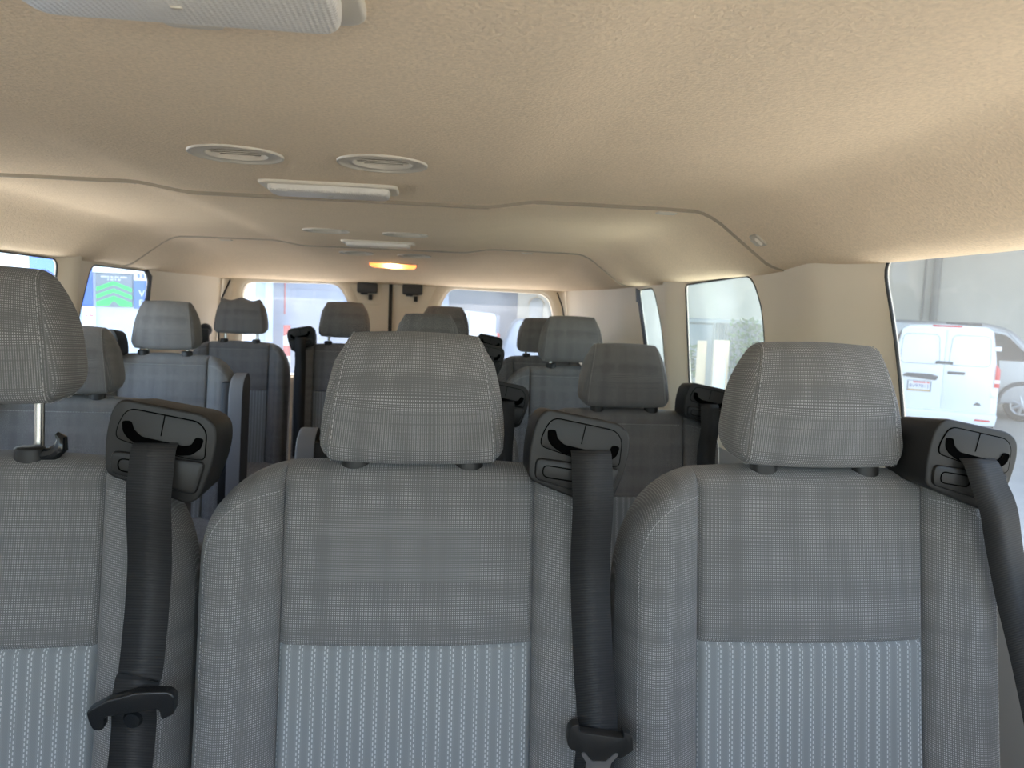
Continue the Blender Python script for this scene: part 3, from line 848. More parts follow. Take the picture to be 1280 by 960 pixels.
# dark door seals at the outer edges
mb = MB()
mb.tube([(-1.052, 3.938, .2), (-1.060, 3.938, 1.0), (-1.045, 3.938, 1.17), (-1.005, 3.938, 1.262)], .004, 6)
tag(obj('trim_2', mb.me('trim_2', [M['gasket']])), kind='structure')
mb = MB(); mb.tube([(.675, 3.938, .2), (.672, 3.938, 1.10), (.655, 3.938, 1.19), (.625, 3.938, 1.262)], .004, 6)
tag(obj('trim_3', mb.me('trim_3', [M['gasket']])), kind='structure')

# ------------------------------------------------------------------ roof fittings
def dome_light(y, label):
    x = XC + (.018 if y < 1 else 0.0); z = ceil_z(x, y)
    r = empty('dome_light', (x, y, z)); tag(r, label, 'ceiling light', 'interior dome lights along the roof')
    mb = MB(); bez = rounded([(-.126, -.052), (.126, -.052), (.126, .052), (-.126, .052)], .022, 6)
    mb.prism(bez, -.007, .004, 0, bev=.004, seg=3); mb.v = [(v[0], v[2], v[1]) for v in mb.v]; mb.f = [f[::-1] for f in mb.f]
    obj('bezel', fix(mb.me('bezel', [M['ventring']])), None, r)
    mb = MB(); ln = rounded([(-.108, -.044), (.108, -.044), (.112, .0), (.106, .040), (-.106, .040), (-.112, .0)], .016, 6)
    mb.prism(ln, -.019, -.004, 0, bev=.007, seg=4); mb.v = [(v[0], v[2], v[1]) for v in mb.v]; mb.f = [f[::-1] for f in mb.f]
    for k in range(-9, 10): pass
    o = obj('lens', fix(mb.me('lens', [M['lens']])), None, r); o['label'] = 'milky ribbed lens'
    mb = MB(); mb.prism(rounded([(-.024, .036), (.024, .036), (.018, .047), (-.018, .047)], .004, 3), -.018, -.010, 0, bev=.003)
    mb.v = [(v[0], v[2], v[1]) for v in mb.v]; mb.f = [f[::-1] for f in mb.f]
    obj('switch', fix(mb.me('switch', [M['ventring']])), None, r)
    mb = MB(); mb.box((-.004, -.002, -.0205), (.004, .002, -.0175), 0, .0008)
    obj('screw_cover', mb.me('screw_cover', [M['vent']]), None, r)
dome_light(0.572, 'large pale dome light cut off by the top edge of the photo')
dome_light(1.500, 'pale dome light just ahead of the nearer roof seam')
dome_light(2.74, 'small distant dome light beyond the nearer roof seam')

def air_vent(x, y, label):
    z = ceil_z(x, y); zt = (ceil_z(x, y + .05) - ceil_z(x, y - .05)) / .1
    r = empty('air_vent', (x, y, z)); r.rotation_euler = (math.atan(zt), 0, 0); tag(r, label, 'air vent', 'round roof air vents')
    prof = [(.070, .004), (.0695, -.0025), (.0675, -.0035), (.0655, -.0025), (.064, -.0012), (.050, -.0005), (.047, -.0016), (.0455, -.0016), (.0445, .026)]
    n = 48; vs, fs = [], []
    for (rr, zz) in prof: vs += [(rr * cos(2 * pi * i / n), rr * sin(2 * pi * i / n), zz) for i in range(n)]
    for j in range(len(prof) - 1):
        for i in range(n): fs.append((j * n + i, j * n + (i + 1) % n, (j + 1) * n + (i + 1) % n, (j + 1) * n + i))
    obj('ring', fix(mesh('ring', vs, fs, None, True, [M['ventring']])), None, r)
    mb = MB(); bm = bmesh.new(); bmesh.ops.create_circle(bm, cap_ends=True, segments=40, radius=.0455)
    for v in bm.verts: v.co.z = .024
    mb.bm(bm); obj('backplate', mb.me('backplate', [M['ventback']], False), None, r)
    mb = MB()
    for k in (-2, -1, 0, 1, 2):
        yy = k * .015; w = sqrt(max(0, .0425 ** 2 - yy ** 2)); st = len(mb.v)
        mb.box((-w, -.0055, -.0008), (w, .0055, .0008), 0)
        mb.xf(Matrix.Translation((0, yy, .006)) @ Matrix.Rotation(radians(38), 4, 'X'), st)
    obj('louvre', mb.me('louvre', [M['vent']], False), None, r)
air_vent(-.303, 1.220, 'round vent above the nearest dome light seam, left one of the nearest pair')
air_vent(-.086, 1.230, 'round vent of the nearest pair, the one toward the right window')
air_vent(-.330, 2.385, 'round vent of the middle pair, the one toward the left wall')
air_vent(-.095, 2.400, 'round vent of the middle pair, the one toward the right wall')
air_vent(-.325, 3.235, 'thin far round vent close before the amber lamp, on its left')
air_vent(-.090, 3.250, 'thin far round vent close before the amber lamp, on its right')

# glowing amber lamp on the falling rear edge of the roof
yl = 3.47; zl = ceil_z(XC, yl); sl = math.atan((ceil_z(XC, yl + .04) - ceil_z(XC, yl - .04)) / .08)
r = empty('amber_lamp', (-.188, yl, zl)); r.rotation_euler = (sl, 0.02, 0); tag(r, 'glowing amber lamp at the rear edge of the roof', 'lamp')
mb = MB(); mb.prism(rounded([(-.106, -.018), (.106, -.018), (.092, .030), (-.092, .030)], .016, 6), -.014, .004, 0, bev=.006, seg=3)
mb.v = [(v[0], v[2], v[1]) for v in mb.v]; mb.f = [f[::-1] for f in mb.f]
m_amb, nt, b = new_mat('amber lit lens'); b.inputs['Base Color'].default_value = (.8, .25, .06, 1)
tc = nt.nodes.new('ShaderNodeTexCoord'); sp = nt.nodes.new('ShaderNodeSeparateXYZ'); nt.links.new(tc.outputs['Object'], sp.inputs[0])
fx = X(nt, sp.outputs['X']); gl = ((fx + 0.0) * (fx + 0.0)) * (-1.0 / 0.0014)
e = gl._op('EXPONENT') if False else X(nt, gl.s)
pw = nt.nodes.new('ShaderNodeMath'); pw.operation = 'POWER'; pw.inputs[0].default_value = 2.718; nt.links.new(gl.s, pw.inputs[1])
col = mixc(nt, X(nt, pw.outputs[0]), (1.0, .26, .06), (1.0, .72, .30)); nt.links.new(col, b.inputs['Emission Color'])
st = X(nt, pw.outputs[0]) * 5.0 + 1.15; nt.links.new(st.s, b.inputs['Emission Strength'])
obj('lens', fix(mb.me('lens', [m_amb])), None, r)
mb = MB(); mb.prism(rounded([(-.113, -.024), (.113, -.024), (.099, .036), (-.099, .036)], .016, 6), -.004, .004, 0)
mb.v = [(v[0], v[2], v[1]) for v in mb.v]; mb.f = [f[::-1] for f in mb.f]
obj('bezel', fix(mb.me('bezel', [M['ventring']])), None, r)

# coat hook and small covers on the headliner
def on_cove(x, y):
    z = ceil_z(x, y); sx = (ceil_z(x + .01, y) - ceil_z(x - .01, y)) / .02
    return z, -math.atan(sx)
z, a = on_cove(.676, 1.585)
r = empty('coat_hook', (.676, 1.585, z)); r.rotation_euler = (0, a, 0); tag(r, 'small beige flap hook on the curved right edge of the roof', 'hook')
mb = MB(); mb.prism(rounded([(-.017, -.020), (.017, -.020), (.017, .020), (-.017, .020)], .008, 5), -.004, .003, 0, bev=.002); mb.v = [(v[0], v[2], v[1]) for v in mb.v]; mb.f = [f[::-1] for f in mb.f]
obj('plate', fix(mb.me('plate', [M['vent']])), None, r)
mb = MB(); mb.prism(rounded([(-.011, -.012), (.011, -.012), (.011, .013), (-.011, .013)], .004, 4), -.010, -.003, 0, bev=.003); mb.v = [(v[0], v[2], v[1]) for v in mb.v]; mb.f = [f[::-1] for f in mb.f]
obj('flap', fix(mb.me('flap', [M['ventring']])), None, r)
for x, y, lab in ((.505, 1.690, 'small flush cover behind the nearer roof seam on the right'), (.36, 3.075, 'tiny flush cover behind the farther roof seam on the right'), (-.80, 3.075, 'tiny flush cover behind the farther roof seam on the left')):
    mb = MB(); mb.prism(rounded([(-.022, -.014), (.022, -.014), (.022, .014), (-.022, .014)], .006, 4), -.0035, .003, 0, bev=.0015); mb.v = [(v[0], v[2], v[1]) for v in mb.v]; mb.f = [f[::-1] for f in mb.f]
    o = obj('roof_clip_cover', fix(mb.me('roof_clip_cover', [M['ventring']])), None, None, (x, y, ceil_z(x, y))); tag(o, lab, 'clip cover', 'roof clip covers')

# belt on the left rear pillar
r = empty('pillar_belt', (-1.062, 3.72, 1.02)); tag(r, 'black belt hanging from a round anchor on the left rear pillar', 'seat belt')
mb = MB(); bm = bmesh.new(); bmesh.ops.create_cone(bm, cap_ends=True, segments=24, radius1=.032, radius2=.026, depth=.02)
bmesh.ops.bevel(bm, geom=bm.edges[:], offset=.004, segments=2, affect='EDGES'); bm.transform(Matrix.Rotation(pi / 2, 4, 'X')); mb.bm(bm)
mb.box((-.022, -.022, -.05), (.022, -.004, .005), 0, .006)
obj('anchor', mb.me('anchor', [M['black']]), None, r)
obj('webbing', ribbon(dense([(0, -.012, -.02), (0, -.014, -.1), (.005, -.016, -.2), (.01, -.02, -.4), (.01, -.03, -.7)], 5), .046), None, r)

# ------------------------------------------------------------------ outside
M['asphalt'] = plain('yard paving', (.44, .43, .40), 0.9, var=0.18, scale=1.5, bump=.2, bscale=60)
M['concrete'] = plain('grey concrete wall', (.60, .60, .575), 0.9, var=0.08, scale=1.2)
M['vanwhite'] = plain('white van paint', (.80, .84, .88), 0.25, spec=.5)
M['vansilver'] = plain('silver van paint', (.45, .46, .48), 0.3, metal=.25)
M['cladding'] = plain('grey cladding', (.10, .10, .105), .6)
M['darkglass'] = plain('dark vehicle glass', (.02, .025, .03), .08, spec=.7)
M['redlens'] = plain('red lamp lens', (.65, .03, .04), .2)
M['whitelens'] = plain('white lamp lens', (.85, .85, .85), .2)
M['rubber'] = plain('tyre rubber', (.02, .02, .02), .8)
M['alloy'] = plain('alloy wheel', (.55, .56, .58), .3, metal=.6)
M['groove'] = plain('shut line', (.22, .24, .27), .7)
M['signgrey'] = plain('grey sign board', (.20, .235, .26), .6)
M['signgreen'] = plain('green sign paint', (.07, .62, .14), .6)
M['signblue'] = plain('blue sign board', (.09, .18, .55), .6)
M['signwhite'] = plain('white sign board', (.82, .84, .84), .6)
M['signtxt'] = plain('white sign lettering', (.75, .78, .78), .6)
M['mint'] = plain('mint sign lettering', (.35, .62, .50), .6)
M['navy'] = plain('navy lettering', (.16, .22, .48), .6)
M['redtxt'] = plain('red lettering', (.70, .10, .10), .6)
M['palewall'] = plain('pale blue wall', (.56, .63, .69), .8, var=.04, scale=2)
M['shutter'] = plain('grey blue shutter', (.33, .36, .42), .6)
M['whitewall'] = plain('white painted wall', (.80, .81, .82), .8, var=.03, scale=2)
M['greenpaint'] = plain('green painted edge', (.22, .55, .34), .7)
M['cream'] = plain('cream wall', (.62, .56, .46), .85, var=.04, scale=2)
M['barrier'] = plain('red barrier', (.62, .10, .08), .6)
M['barrierw'] = plain('pale barrier band', (.75, .74, .66), .6)
M['board'] = plain('plywood board', (.50, .38, .25), .85, var=.12, scale=6)
M['bluebox'] = plain('pale blue metal', (.42, .52, .64), .5)
M['corrug'] = plain('corrugated metal', (.20, .22, .22), .6, var=.1, scale=5)
M['leaf'] = plain('dull green leaves', (.10, .16, .07), .9, var=.4, scale=8)
M['bluecar'] = plain('blue car paint', (.12, .22, .48), .25)
M['pipe'] = plain('grey pipe', (.26, .27, .27), .6)
M['plate'] = plain('licence plate white', (.80, .80, .80), .5)
M['platetxt'] = plain('licence plate figures', (.10, .13, .30), .6)
M['plateorange'] = plain('licence plate frame orange', (.62, .42, .20), .6)

def text(name, body, size, mat, parent, loc, ext=0.004):
    c = bpy.data.curves.new(name, 'FONT'); c.body = body; c.size = size; c.extrude = ext; c.align_x = 'CENTER'; c.align_y = 'CENTER'
    o = bpy.data.objects.new(name, c); COL.objects.link(o); bpy.context.view_layer.update()
    me = bpy.data.meshes.new_from_object(o.evaluated_get(bpy.context.evaluated_depsgraph_get())); bpy.data.objects.remove(o)
    me.transform(Matrix.Rotation(pi / 2, 4, 'X')); me.materials.clear(); me.materials.append(mat)
    return obj(name, me, None, parent, loc)

mb = MB(); mb.box((-0.6, -30, GROUND - .2), (40, 45, GROUND)); tag(obj('ground', mb.me('ground', [M['asphalt']], False)), kind='structure')
M['dim_ground'] = plain('dimmed yard ground', (.30, .295, .28), 0.9, var=0.18, scale=1.5, bump=.2, bscale=60)  # shade put into the colour: darker left ground, less light bounced into the van
mb = MB(); mb.box((-40, -30, GROUND - .2), (-0.6, 45, GROUND)); tag(obj('ground_dimmed', mb.me('ground_dimmed', [M['dim_ground']], False)), kind='structure')

def wheel(parent, x, y, z, r=.33, w=.22, front=-1):
    mb = MB(); n = 32
    prof = [(r * .62, -w / 2), (r * .9, -w / 2), (r, -w * .35), (r, w * .35), (r * .9, w / 2), (r * .62, w / 2)]
    vs = [(p[0] * cos(2 * pi * i / n), p[1], p[0] * sin(2 * pi * i / n)) for p in prof for i in range(n)]
    fs = [(j * n + i, j * n + (i + 1) % n, (j + 1) * n + (i + 1) % n, (j + 1) * n + i) for j in range(5) for i in range(n)]
    mb.add(vs, fs); o = obj('wheel', fix(mb.me('wheel', [M['rubber']])), None, parent, (x, y, z))
    mb = MB(); yf = front * w * .42
    mb.tube([(r * .60 * cos(2 * pi * i / 28), yf, r * .60 * sin(2 * pi * i / 28)) for i in range(28)], .022, 8, 0, closed=True)
    for k in range(7):
        a = 2 * pi * k / 7; mb.tube([(0, yf, 0), (r * .58 * cos(a), yf, r * .58 * sin(a))], [.045, .030], 8)
    bm = bmesh.new(); bmesh.ops.create_cone(bm, cap_ends=True, segments=24, radius1=r * .6, radius2=r * .6, depth=.02); bm.transform(Matrix.Translation((0, front * w * .15, 0)) @ Matrix.Rotation(pi / 2, 4, 'X')); mb.bm(bm, 1)
    obj('rim', mb.me('rim', [M['alloy'], M['cladding']]), None, o)

# white panel van seen from behind; local x across, y away from us, z up from the ground
def white_van():
    r = empty('panel_van', (8.40, 11.82, GROUND), -0.635); r.scale = (.97, 1, 1); tag(r, 'white panel van seen from behind through the large right window', 'van')
    g = -GROUND; c = -.05
    out = [(-.80, .34), (.80, .34), (.815, .55), (.81, 1.05), (.76, 1.50), (.69, 1.80), (.60, 1.885), (.0, 1.915), (-.60, 1.885), (-.69, 1.80), (-.76, 1.50), (-.81, 1.05), (-.815, .55)]
    out = [(x + c, z) for x, z in rounded(out, .06, 3)]
    mb = MB(); mb.prism(out, 0.0, 3.4, 0, bev=.05, seg=4)
    obj('body', mb.me('body', [M['vanwhite']]), None, r)
    mb = MB(); mb.prism(rounded([(-.80 + c, .30), (.80 + c, .30), (.83 + c, .50), (-.83 + c, .50)], .05, 4), -.10, .2, 0, bev=.04, seg=3)
    bu = obj('bumper', mb.me('bumper', [M['vanwhite']]), None, r)
    for sg in (-1, 1):
        mb = MB(); mb.box((c + sg * .62 - .11, -.108, .375), (c + sg * .62 + .11, -.095, .405), 0, .004); obj('reflector', mb.me('reflector', [M['redlens']]), None, bu)
    for sg in (-1, 1):
        lo, hi = (c - .735, c - .006) if sg < 0 else (c + .006, c + .735)
        poly = rounded([(lo, .52), (hi, .52), (hi, 1.3), (hi - (.06 if sg > 0 else 0), 1.83), (lo + (.06 if sg < 0 else 0), 1.83), (lo, 1.3)], .04, 3)
        mb = MB(); mb.prism(poly, -.022, .02, 0, bev=.010, seg=2)
        # pressed panel where a window could be
        w = rounded([(lo + .06, 1.25), (hi - .06, 1.25), (hi - .09, 1.74), (lo + .09, 1.74)], .09, 5)
        mb.tube([(x, -.022, z) for x, z in w], .005, 6, 1, closed=True)
        d = obj('rear_door', mb.me('rear_door', [M['vanwhite'], M['groove']]), None, r)
        hx, hz = (c - .0, 1.285) if sg < 0 else (c + .19, 1.125)
        mb = MB(); mb.box((hx - .13, -.055, hz - .022), (hx + .13, -.015, hz + .022), 0, .015, 3); obj('door_handle', mb.me('door_handle', [M['cladding']]), None, d)
        if sg < 0:
            mb = MB(); mb.prism(rounded([(c - .62, 1.03), (c - .10, .985), (c - .06, 1.05), (c - .18, 1.085), (c - .56, 1.085)], .02, 3), -.06, -.015, 0, bev=.01)
            obj('plate_light_bar', mb.me('plate_light_bar', [M['cladding']]), None, d)
            mb = MB(); mb.box((c - .53, -.034, .785), (c - .16, -.020, .965), 0, .006); mb.box((c - .515, -.0365, .79), (c - .175, -.033, .815), 1); mb.box((c - .51, -.037, .82), (c - .18, -.034, .955), 2)
            mb.box((c - .44, -.0385, .925), (c - .25, -.036, .948), 3)
            mb.box((c - .235, -.0385, .925), (c - .19, -.036, .95), 3)
            p = obj('licence_plate', mb.me('licence_plate', [M['groove'], M['plateorange'], M['plate'], M['redtxt']], False), None, d); p['label'] = 'white licence plate in a grey and orange frame'
            text('plate_figures', '8V97813', .085, M['platetxt'], p, (c - .345, -.040, .87), .001)
        else:
            mb = MB(); mb.prism([(c + .47, .62), (c + .59, .62), (c + .57, .655), (c + .52, .675)], -.026, -.02); obj('door_badge', mb.me('door_badge', [M['cladding']], False), None, d)
        for hz in (1.55, .80):
            mb = MB(); mb.box((c + sg * .755 - .05, -.04, hz - .035), (c + sg * .755 + .05, .0, hz + .035), 0, .008); obj('hinge', mb.me('hinge', [M['vanwhite']]), None, d)
    for sg in (-1, 1):
        mb = MB(); mb.prism(rounded([(c + sg * .745, .93), (c + sg * .822, .93), (c + sg * .815, 1.22), (c + sg * .755, 1.30)][::sg], .012, 3), -.035, .16, 0, bev=.006)
        mb.box((min(c + sg * .748, c + sg * .824), -.038, 1.0), (max(c + sg * .748, c + sg * .824), .0, 1.05), 1)
        obj('tail_light', mb.me('tail_light', [M['redlens'], M['whitelens']]), None, r)
        mb = MB(); mb.prism([(c + sg * x, z) for x, z in ((.755, 1.30), (.800, 1.24), (.735, 1.70), (.685, 1.80))][::sg], -.004, .30, 0)
        obj('corner_glass', mb.me('corner_glass', [M['darkglass']]), None, r)
    mb = MB(); mb.box((c - .22, -.03, 1.868), (c + .22, .05, 1.895), 0, .008); obj('brake_light', mb.me('brake_light', [M['redlens']]), None, r)
    for y in (.75, 2.7):
        for sg in (-1, 1): wheel(r, c + sg * .70, y, .33, front=1)
    # wheels turn about the cross axis
    for o in r.children:
        if o.name.startswith('wheel'): o.rotation_euler = (0, 0, pi / 2 if o.location.x < c else -pi / 2)
white_van()

def silver_van():
    k = 18.6 / 16.5
    r = empty('silver_van', (10.339 * k, 12.859 * k, GROUND), -0.6772); tag(r, 'silver van parked side-on behind the white panel van', 'van')
    prof = rounded([(-3.2, .32), (1.05, .32), (1.12, .62), (1.02, .98), (.62, 1.16), (-.02, 1.86), (-.5, 1.97), (-2.9, 1.98), (-3.22, 1.80)], [.1, .1, .15, .2, .1, .25, .1, .1, .1], 5)
    mb = MB(); mb.prism(prof, 0.0, 1.85, 0, bev=.10, seg=4)
    obj('body', mb.me('body', [M['vansilver']]), None, r)
    mb = MB(); mb.prism(rounded([(-.58, 1.26), (-.34, 1.22), (.42, 1.22), (.20, 1.44), (-.10, 1.74), (-.52, 1.82)], [.06, .05, .05, .06, .08, .08], 4), -.012, .02, 0)
    obj('side_window', mb.me('side_window', [M['darkglass']]), None, r)
    mb = MB(); mb.box((-3.1, -.03, .40), (-.18, .03, .68), 0, .015); mb.box((.66, -.03, .36), (1.08, .03, .62), 0, .015)
    obj('cladding', mb.me('cladding', [M['cladding']]), None, r)
    mb = MB(); mb.tube([(.27 + .42 * cos(a * pi / 16), -.02, .36 + .42 * sin(a * pi / 16)) for a in range(17)], .04, 8)
    obj('wheel_arch', mb.me('wheel_arch', [M['cladding']]), None, r)
    mb = MB(); mb.tube([(-.60, -.006, .42), (-.62, -.006, 1.3), (-.56, -.006, 1.86), (-.1, -.006, 1.80), (.45, -.006, 1.2)], .008, 6); obj('door_seam', mb.me('door_seam', [M['groove']]), None, r)
    mb = MB(); mb.box((-1.2, -.05, 1.90), (-.55, .0, 1.955), 0, .01); obj('roof_rail_gap', mb.me('roof_rail_gap', [M['cladding']]), None, r)
    wheel(r, .27, .12, .34, .335); wheel(r, -2.3, .12, .34, .335); wheel(r, .27, 1.72, .34, .335, front=1); wheel(r, -2.3, 1.72, .34, .335, front=1)
silver_van()

# long concrete wall behind the vans
mb = MB(); mb.box((-16, 0, 0), (20, .3, 6.5)); tag(obj('wall_yard', mb.me('wall_yard', [M['concrete']], False), None, None, (12.994, 17.752 + 2.0, GROUND), (0, 0, -.62)), kind='structure')
r = mb = MB(); mb.tube([(.42, -.08, 0), (.42, -.08, 6.4)], .10, 12); mb.tube([(.14, -.04, 0), (.14, -.04, 6.4)], .03, 8)
tag(obj('wall_pipe', mb.me('wall_pipe', [M['pipe']]), None, None, (12.994, 17.752 + 2.0, GROUND), (0, 0, -.62)), 'grey downpipe with a thin conduit on the concrete wall above the vans', 'pipe')

# roofs added out of view to shade the parked vans and the buildings
M['shade_roof'] = plain('grey shade roof', (.35, .36, .37), .7)
mb = MB(); mb.box((7.0, 8.6, 4.3), (22, 24, 4.45)); mb.box((2.6, 8.6, 4.3), (7.0, 24, 4.45)); mb.box((-4.4, 10.2, 4.3), (2.6, 24, 4.45)); mb.box((-11, 12, 4.3), (-4.4, 24, 4.45))
tag(obj('roof_added_shade', mb.me('roof_added_shade', [M['shade_roof']], False)), kind='structure')
mb = MB()
for x, y in ((7.4, 23.8), (21.5, 9), (21.5, 23.8), (-10.8, 12.3), (-10.8, 23.8)): mb.box((x - .1, y - .1, GROUND), (x + .1, y + .1, 4.3))  # posts under the added shade roofs
tag(obj('trim_4', mb.me('trim_4', [M['pipe']], False)), kind='structure')

# seen through the hazy second window
FW = Matrix.Translation((4.011, 10.243, 0)) @ Matrix.Rotation(-.3733, 4, 'Z')
def put(o, F, l, d=0, z=GROUND):
    o.matrix_world = F @ Matrix.Translation((l, d, z)); return o
mb = MB(); n = 80; vs = []
for i in range(n + 1):
    x = -.22 + .95 * i / n; y = .02 * sin(i * pi / 2); vs += [(x, y, .0), (x, y, 1.82), (x, y + .02, 1.82), (x, y + .02, 0)]
fs = [(i * 4 + j, i * 4 + (j + 1) % 4, i * 4 + 4 + (j + 1) % 4, i * 4 + 4 + j) for i in range(n) for j in range(4)]
mb.add(vs, fs); mb.box((-.22, -.03, 1.80), (.73, .05, 1.86))
o = obj('metal_fence', fix(mb.me('metal_fence', [M['corrug']], False))); put(o, FW, 0, 1.2); tag(o, 'dark corrugated metal fence seen through the hazy right window', 'fence')
mb = MB(); mb.box((-.80, 0, 0), (-.16, .6, 1.78), 0, .03); mb.box((-.84, -.05, 1.78), (-.12, .65, 1.86), 0, .02)
o = obj('shed', mb.me('shed', [M['corrug']])); put(o, FW, .0, 1.9); tag(o, 'low dark shed left of the corrugated fence', 'shed')
mb = MB(); mb.box((-.105, 0, 0), (.105, .12, 1.575), 0, .008)
o = obj('plywood_board', mb.me('plywood_board', [M['board']])); put(o, FW, -.065, 0); tag(o, 'tall plywood board standing before the corrugated fence', 'board')
mb = MB(); mb.prism(rounded([(-.085, 0), (.07, 0), (.07, 1.30), (.03, 1.36), (-.05, 1.36), (-.085, 1.20)], .02, 3), -.08, 0.0, 0, bev=.01)
o = obj('metal_locker', mb.me('metal_locker', [M['bluebox']])); put(o, FW, -.065, -.10); tag(o, 'narrow pale blue metal panel leaning on the plywood board', 'panel')
mb = MB(); mb.box((-.065, 0, 0), (.065, .1, 1.555), 0, .008)
o = obj('plywood_board', mb.me('plywood_board', [M['board']])); put(o, FW, -.33, .1); tag(o, 'thinner plywood board left of the pale blue panel', 'board')
def bush(name, F, l, d, h, w, n, label):
    mb = MB()
    for i in range(n):
        p = Vector((random.gauss(0, w * .45), random.gauss(0, .06), GROUND + h * (.15 + .85 * random.random() ** .8)))
        a = Vector((random.uniform(-1, 1), random.uniform(-1, 1), random.uniform(-.3, 1))).normalized() * .085; b_ = a.cross(Vector((random.random(), random.random(), 1))).normalized() * .035
        mb.add([p, p + a * .5 + b_, p + a, p + a * .5 - b_], [(0, 1, 2, 3)])
    mb.tube([(0, 0, GROUND), (.02, .0, GROUND + h * .5), (.0, 0, GROUND + h * .8)], [.03, .02, .01], 6, 0)
    o = obj(name, mb.me(name, [M['leaf']], False)); put(o, F, l, d, 0); tag(o, label, 'shrub')
bush('shrub', FW, .30, .75, 1.85, .28, 420, 'dull green shrub against the corrugated fence')
bush('shrub', FW, -.52, .6, 1.45, .16, 260, 'small shrub before the low dark shed')

# hoardings seen through the left rear window
FL = Matrix.Translation((-3.294, 8.376, 0)) @ Matrix.Rotation(.3747, 4, 'Z')
def board(name, l0, z0, l1, z1, mat, d, label, cat='sign', th=.03):
    mb = MB(); mb.box((l0, 0, z0), (l1, th, z1), 0, .004, 1); o = obj(name, mb.me(name, [mat])); put(o, FL, 0, d, 0); tag(o, label, cat); return o
def strokes(name, n, x0, x1, z, h, mat, parent):
    mb = MB(); st = (x1 - x0) / n; rnd = random.Random(n)
    for i in range(n):
        if rnd.random() < .16: continue
        k = h * rnd.uniform(.75, 1); mb.box((x0 + st * (i + .12), -.005, z - h / 2), (x0 + st * (i + .80), .0, z - h / 2 + k))
    return obj(name, mb.me(name, [mat], False), None, parent)
o = board('chevron_sign', -.172, 1.042, .162, 1.378, M['signgrey'], 0, 'grey sign with three green chevrons pointing up, seen through the left rear window')
mb = MB()
for zc in (1.265, 1.190, 1.115):
    mb.prism([(-.170, zc - .070), (-.010, zc), (.160, zc - .070), (.160, zc - .030), (-.010, zc + .038), (-.170, zc - .030)] if zc > 1.12 else [(-.170, zc - .070), (-.06, zc - .030 - .035), (-.010, zc - .010), (.055, zc - .07), (.160, zc - .070), (.160, zc - .030), (-.010, zc + .038), (-.170, zc - .030)], -.006, .0, 0)
ch = obj('chevrons', mb.me('chevrons', [M['signgreen']], False), None, o); ch['label'] = 'three green chevrons'
strokes('sign_text', 19, -.125, .115, 1.347, .016, M['signtxt'], o); strokes('sign_text', 9, -.065, .055, 1.320, .016, M['signtxt'], o)
o = board('white_sign', -.20, 1.386, .172, 1.56, M['signwhite'], .0, 'white sign with mint lettering above the green chevron sign')
text('sign_text', 'EN', .10, M['mint'], o, (-.085, -.004, 1.47)); strokes('sign_text', 11, -.06, .13, 1.415, .02, M['mint'], o)
o = board('blue_sign', .178, 1.03, .75, 1.318, M['signblue'], .0, 'blue sign with white letters right of the chevron sign')
text('sign_text', 'VE', .095, M['signtxt'], o, (.275, -.004, 1.185)); text('sign_text', 'E', .095, M['signtxt'], o, (.245, -.004, 1.085))
o = board('white_sign', .178, 1.322, .75, 1.56, M['signwhite'], .0, 'white sign with navy letters above the blue sign')
strokes('sign_text', 4, .205, .37, 1.375, .055, M['navy'], o)
o = board('blue_sign', -.75, 1.04, -.20, 1.58, M['signblue'], .02, 'plain blue sign left of the chevron sign')
o = board('white_notice', -.30, .80, -.178, 1.035, M['signwhite'], -.01, 'small white notice with red lettering below the plain blue sign', 'notice')
strokes('notice_text', 6, -.272, -.195, .945, .022, M['redtxt'], o)
mb = MB(); mb.box((-2.6, .04, GROUND), (1.4, .25, 3.0)); mb.box((-2.6, -1.1, 3.0), (1.4, .25, 3.08)); o = obj('wall_hoarding', mb.me('wall_hoarding', [M['palewall']], False)); put(o, FL, 0, 0, 0); tag(o, kind='structure')  # eave added above the view to keep the sky off the hoarding
# paler building further left
FL1 = Matrix.Translation((-4.036, 8.044, 0)) @ Matrix.Rotation(.4651, 4, 'Z')

# seen through the left back door window
FR = Matrix.Translation((-2.285, 12.798, 0)) @ Matrix.Rotation(.1767, 4, 'Z')
mb = MB(); mb.box((-3.2, 0.1, GROUND), (-.30, .4, 4.5)); o = obj('wall_depot', mb.me('wall_depot', [M['whitewall']], False)); put(o, FR, 0, 0, 0); tag(o, kind='structure')
mb = MB(); mb.box((-.80, -.08, GROUND), (-.625, .09, 3.2), 0, .01); o = obj('green_post', mb.me('green_post', [M['greenpaint']])); put(o, FR, 0, 0, 0); tag(o, 'green painted post at the left side of the left back door window', 'post')
mb = MB()
for k in range(48): mb.box((-.30, .20 - .015 * (k % 2), GROUND + k * .1), (2.6, .26, GROUND + k * .1 + .1))
o = obj('roller_shutter', mb.me('roller_shutter', [M['shutter']], False)); put(o, FR, 0, 0, 0); tag(o, 'grey blue roller shutter behind the striped barrier post', 'shutter')
mb = MB(); mb.box((-.42, -.05, GROUND), (-.30, .15, 4.0), 0, .01); o = obj('white_pillar', mb.me('white_pillar', [M['palewall']])); put(o, FR, 0, 0, 0); tag(o, 'pale pillar at the left side of the roller shutter', 'pillar')
mb = MB(); mb.tube([(-.125, .172, .95), (-.125, .172, 4.0)], .009, 8); o = obj('red_cable', mb.me('red_cable', [M['barrier']])); put(o, FR, 0, 0, 0); tag(o, 'thin red cable hanging in front of the roller shutter', 'cable')
r = empty('barrier_post', (0, 0, 0)); put(r, FR, -.083, -.2); tag(r, 'red and white banded barrier post in front of the roller shutter', 'barrier post')
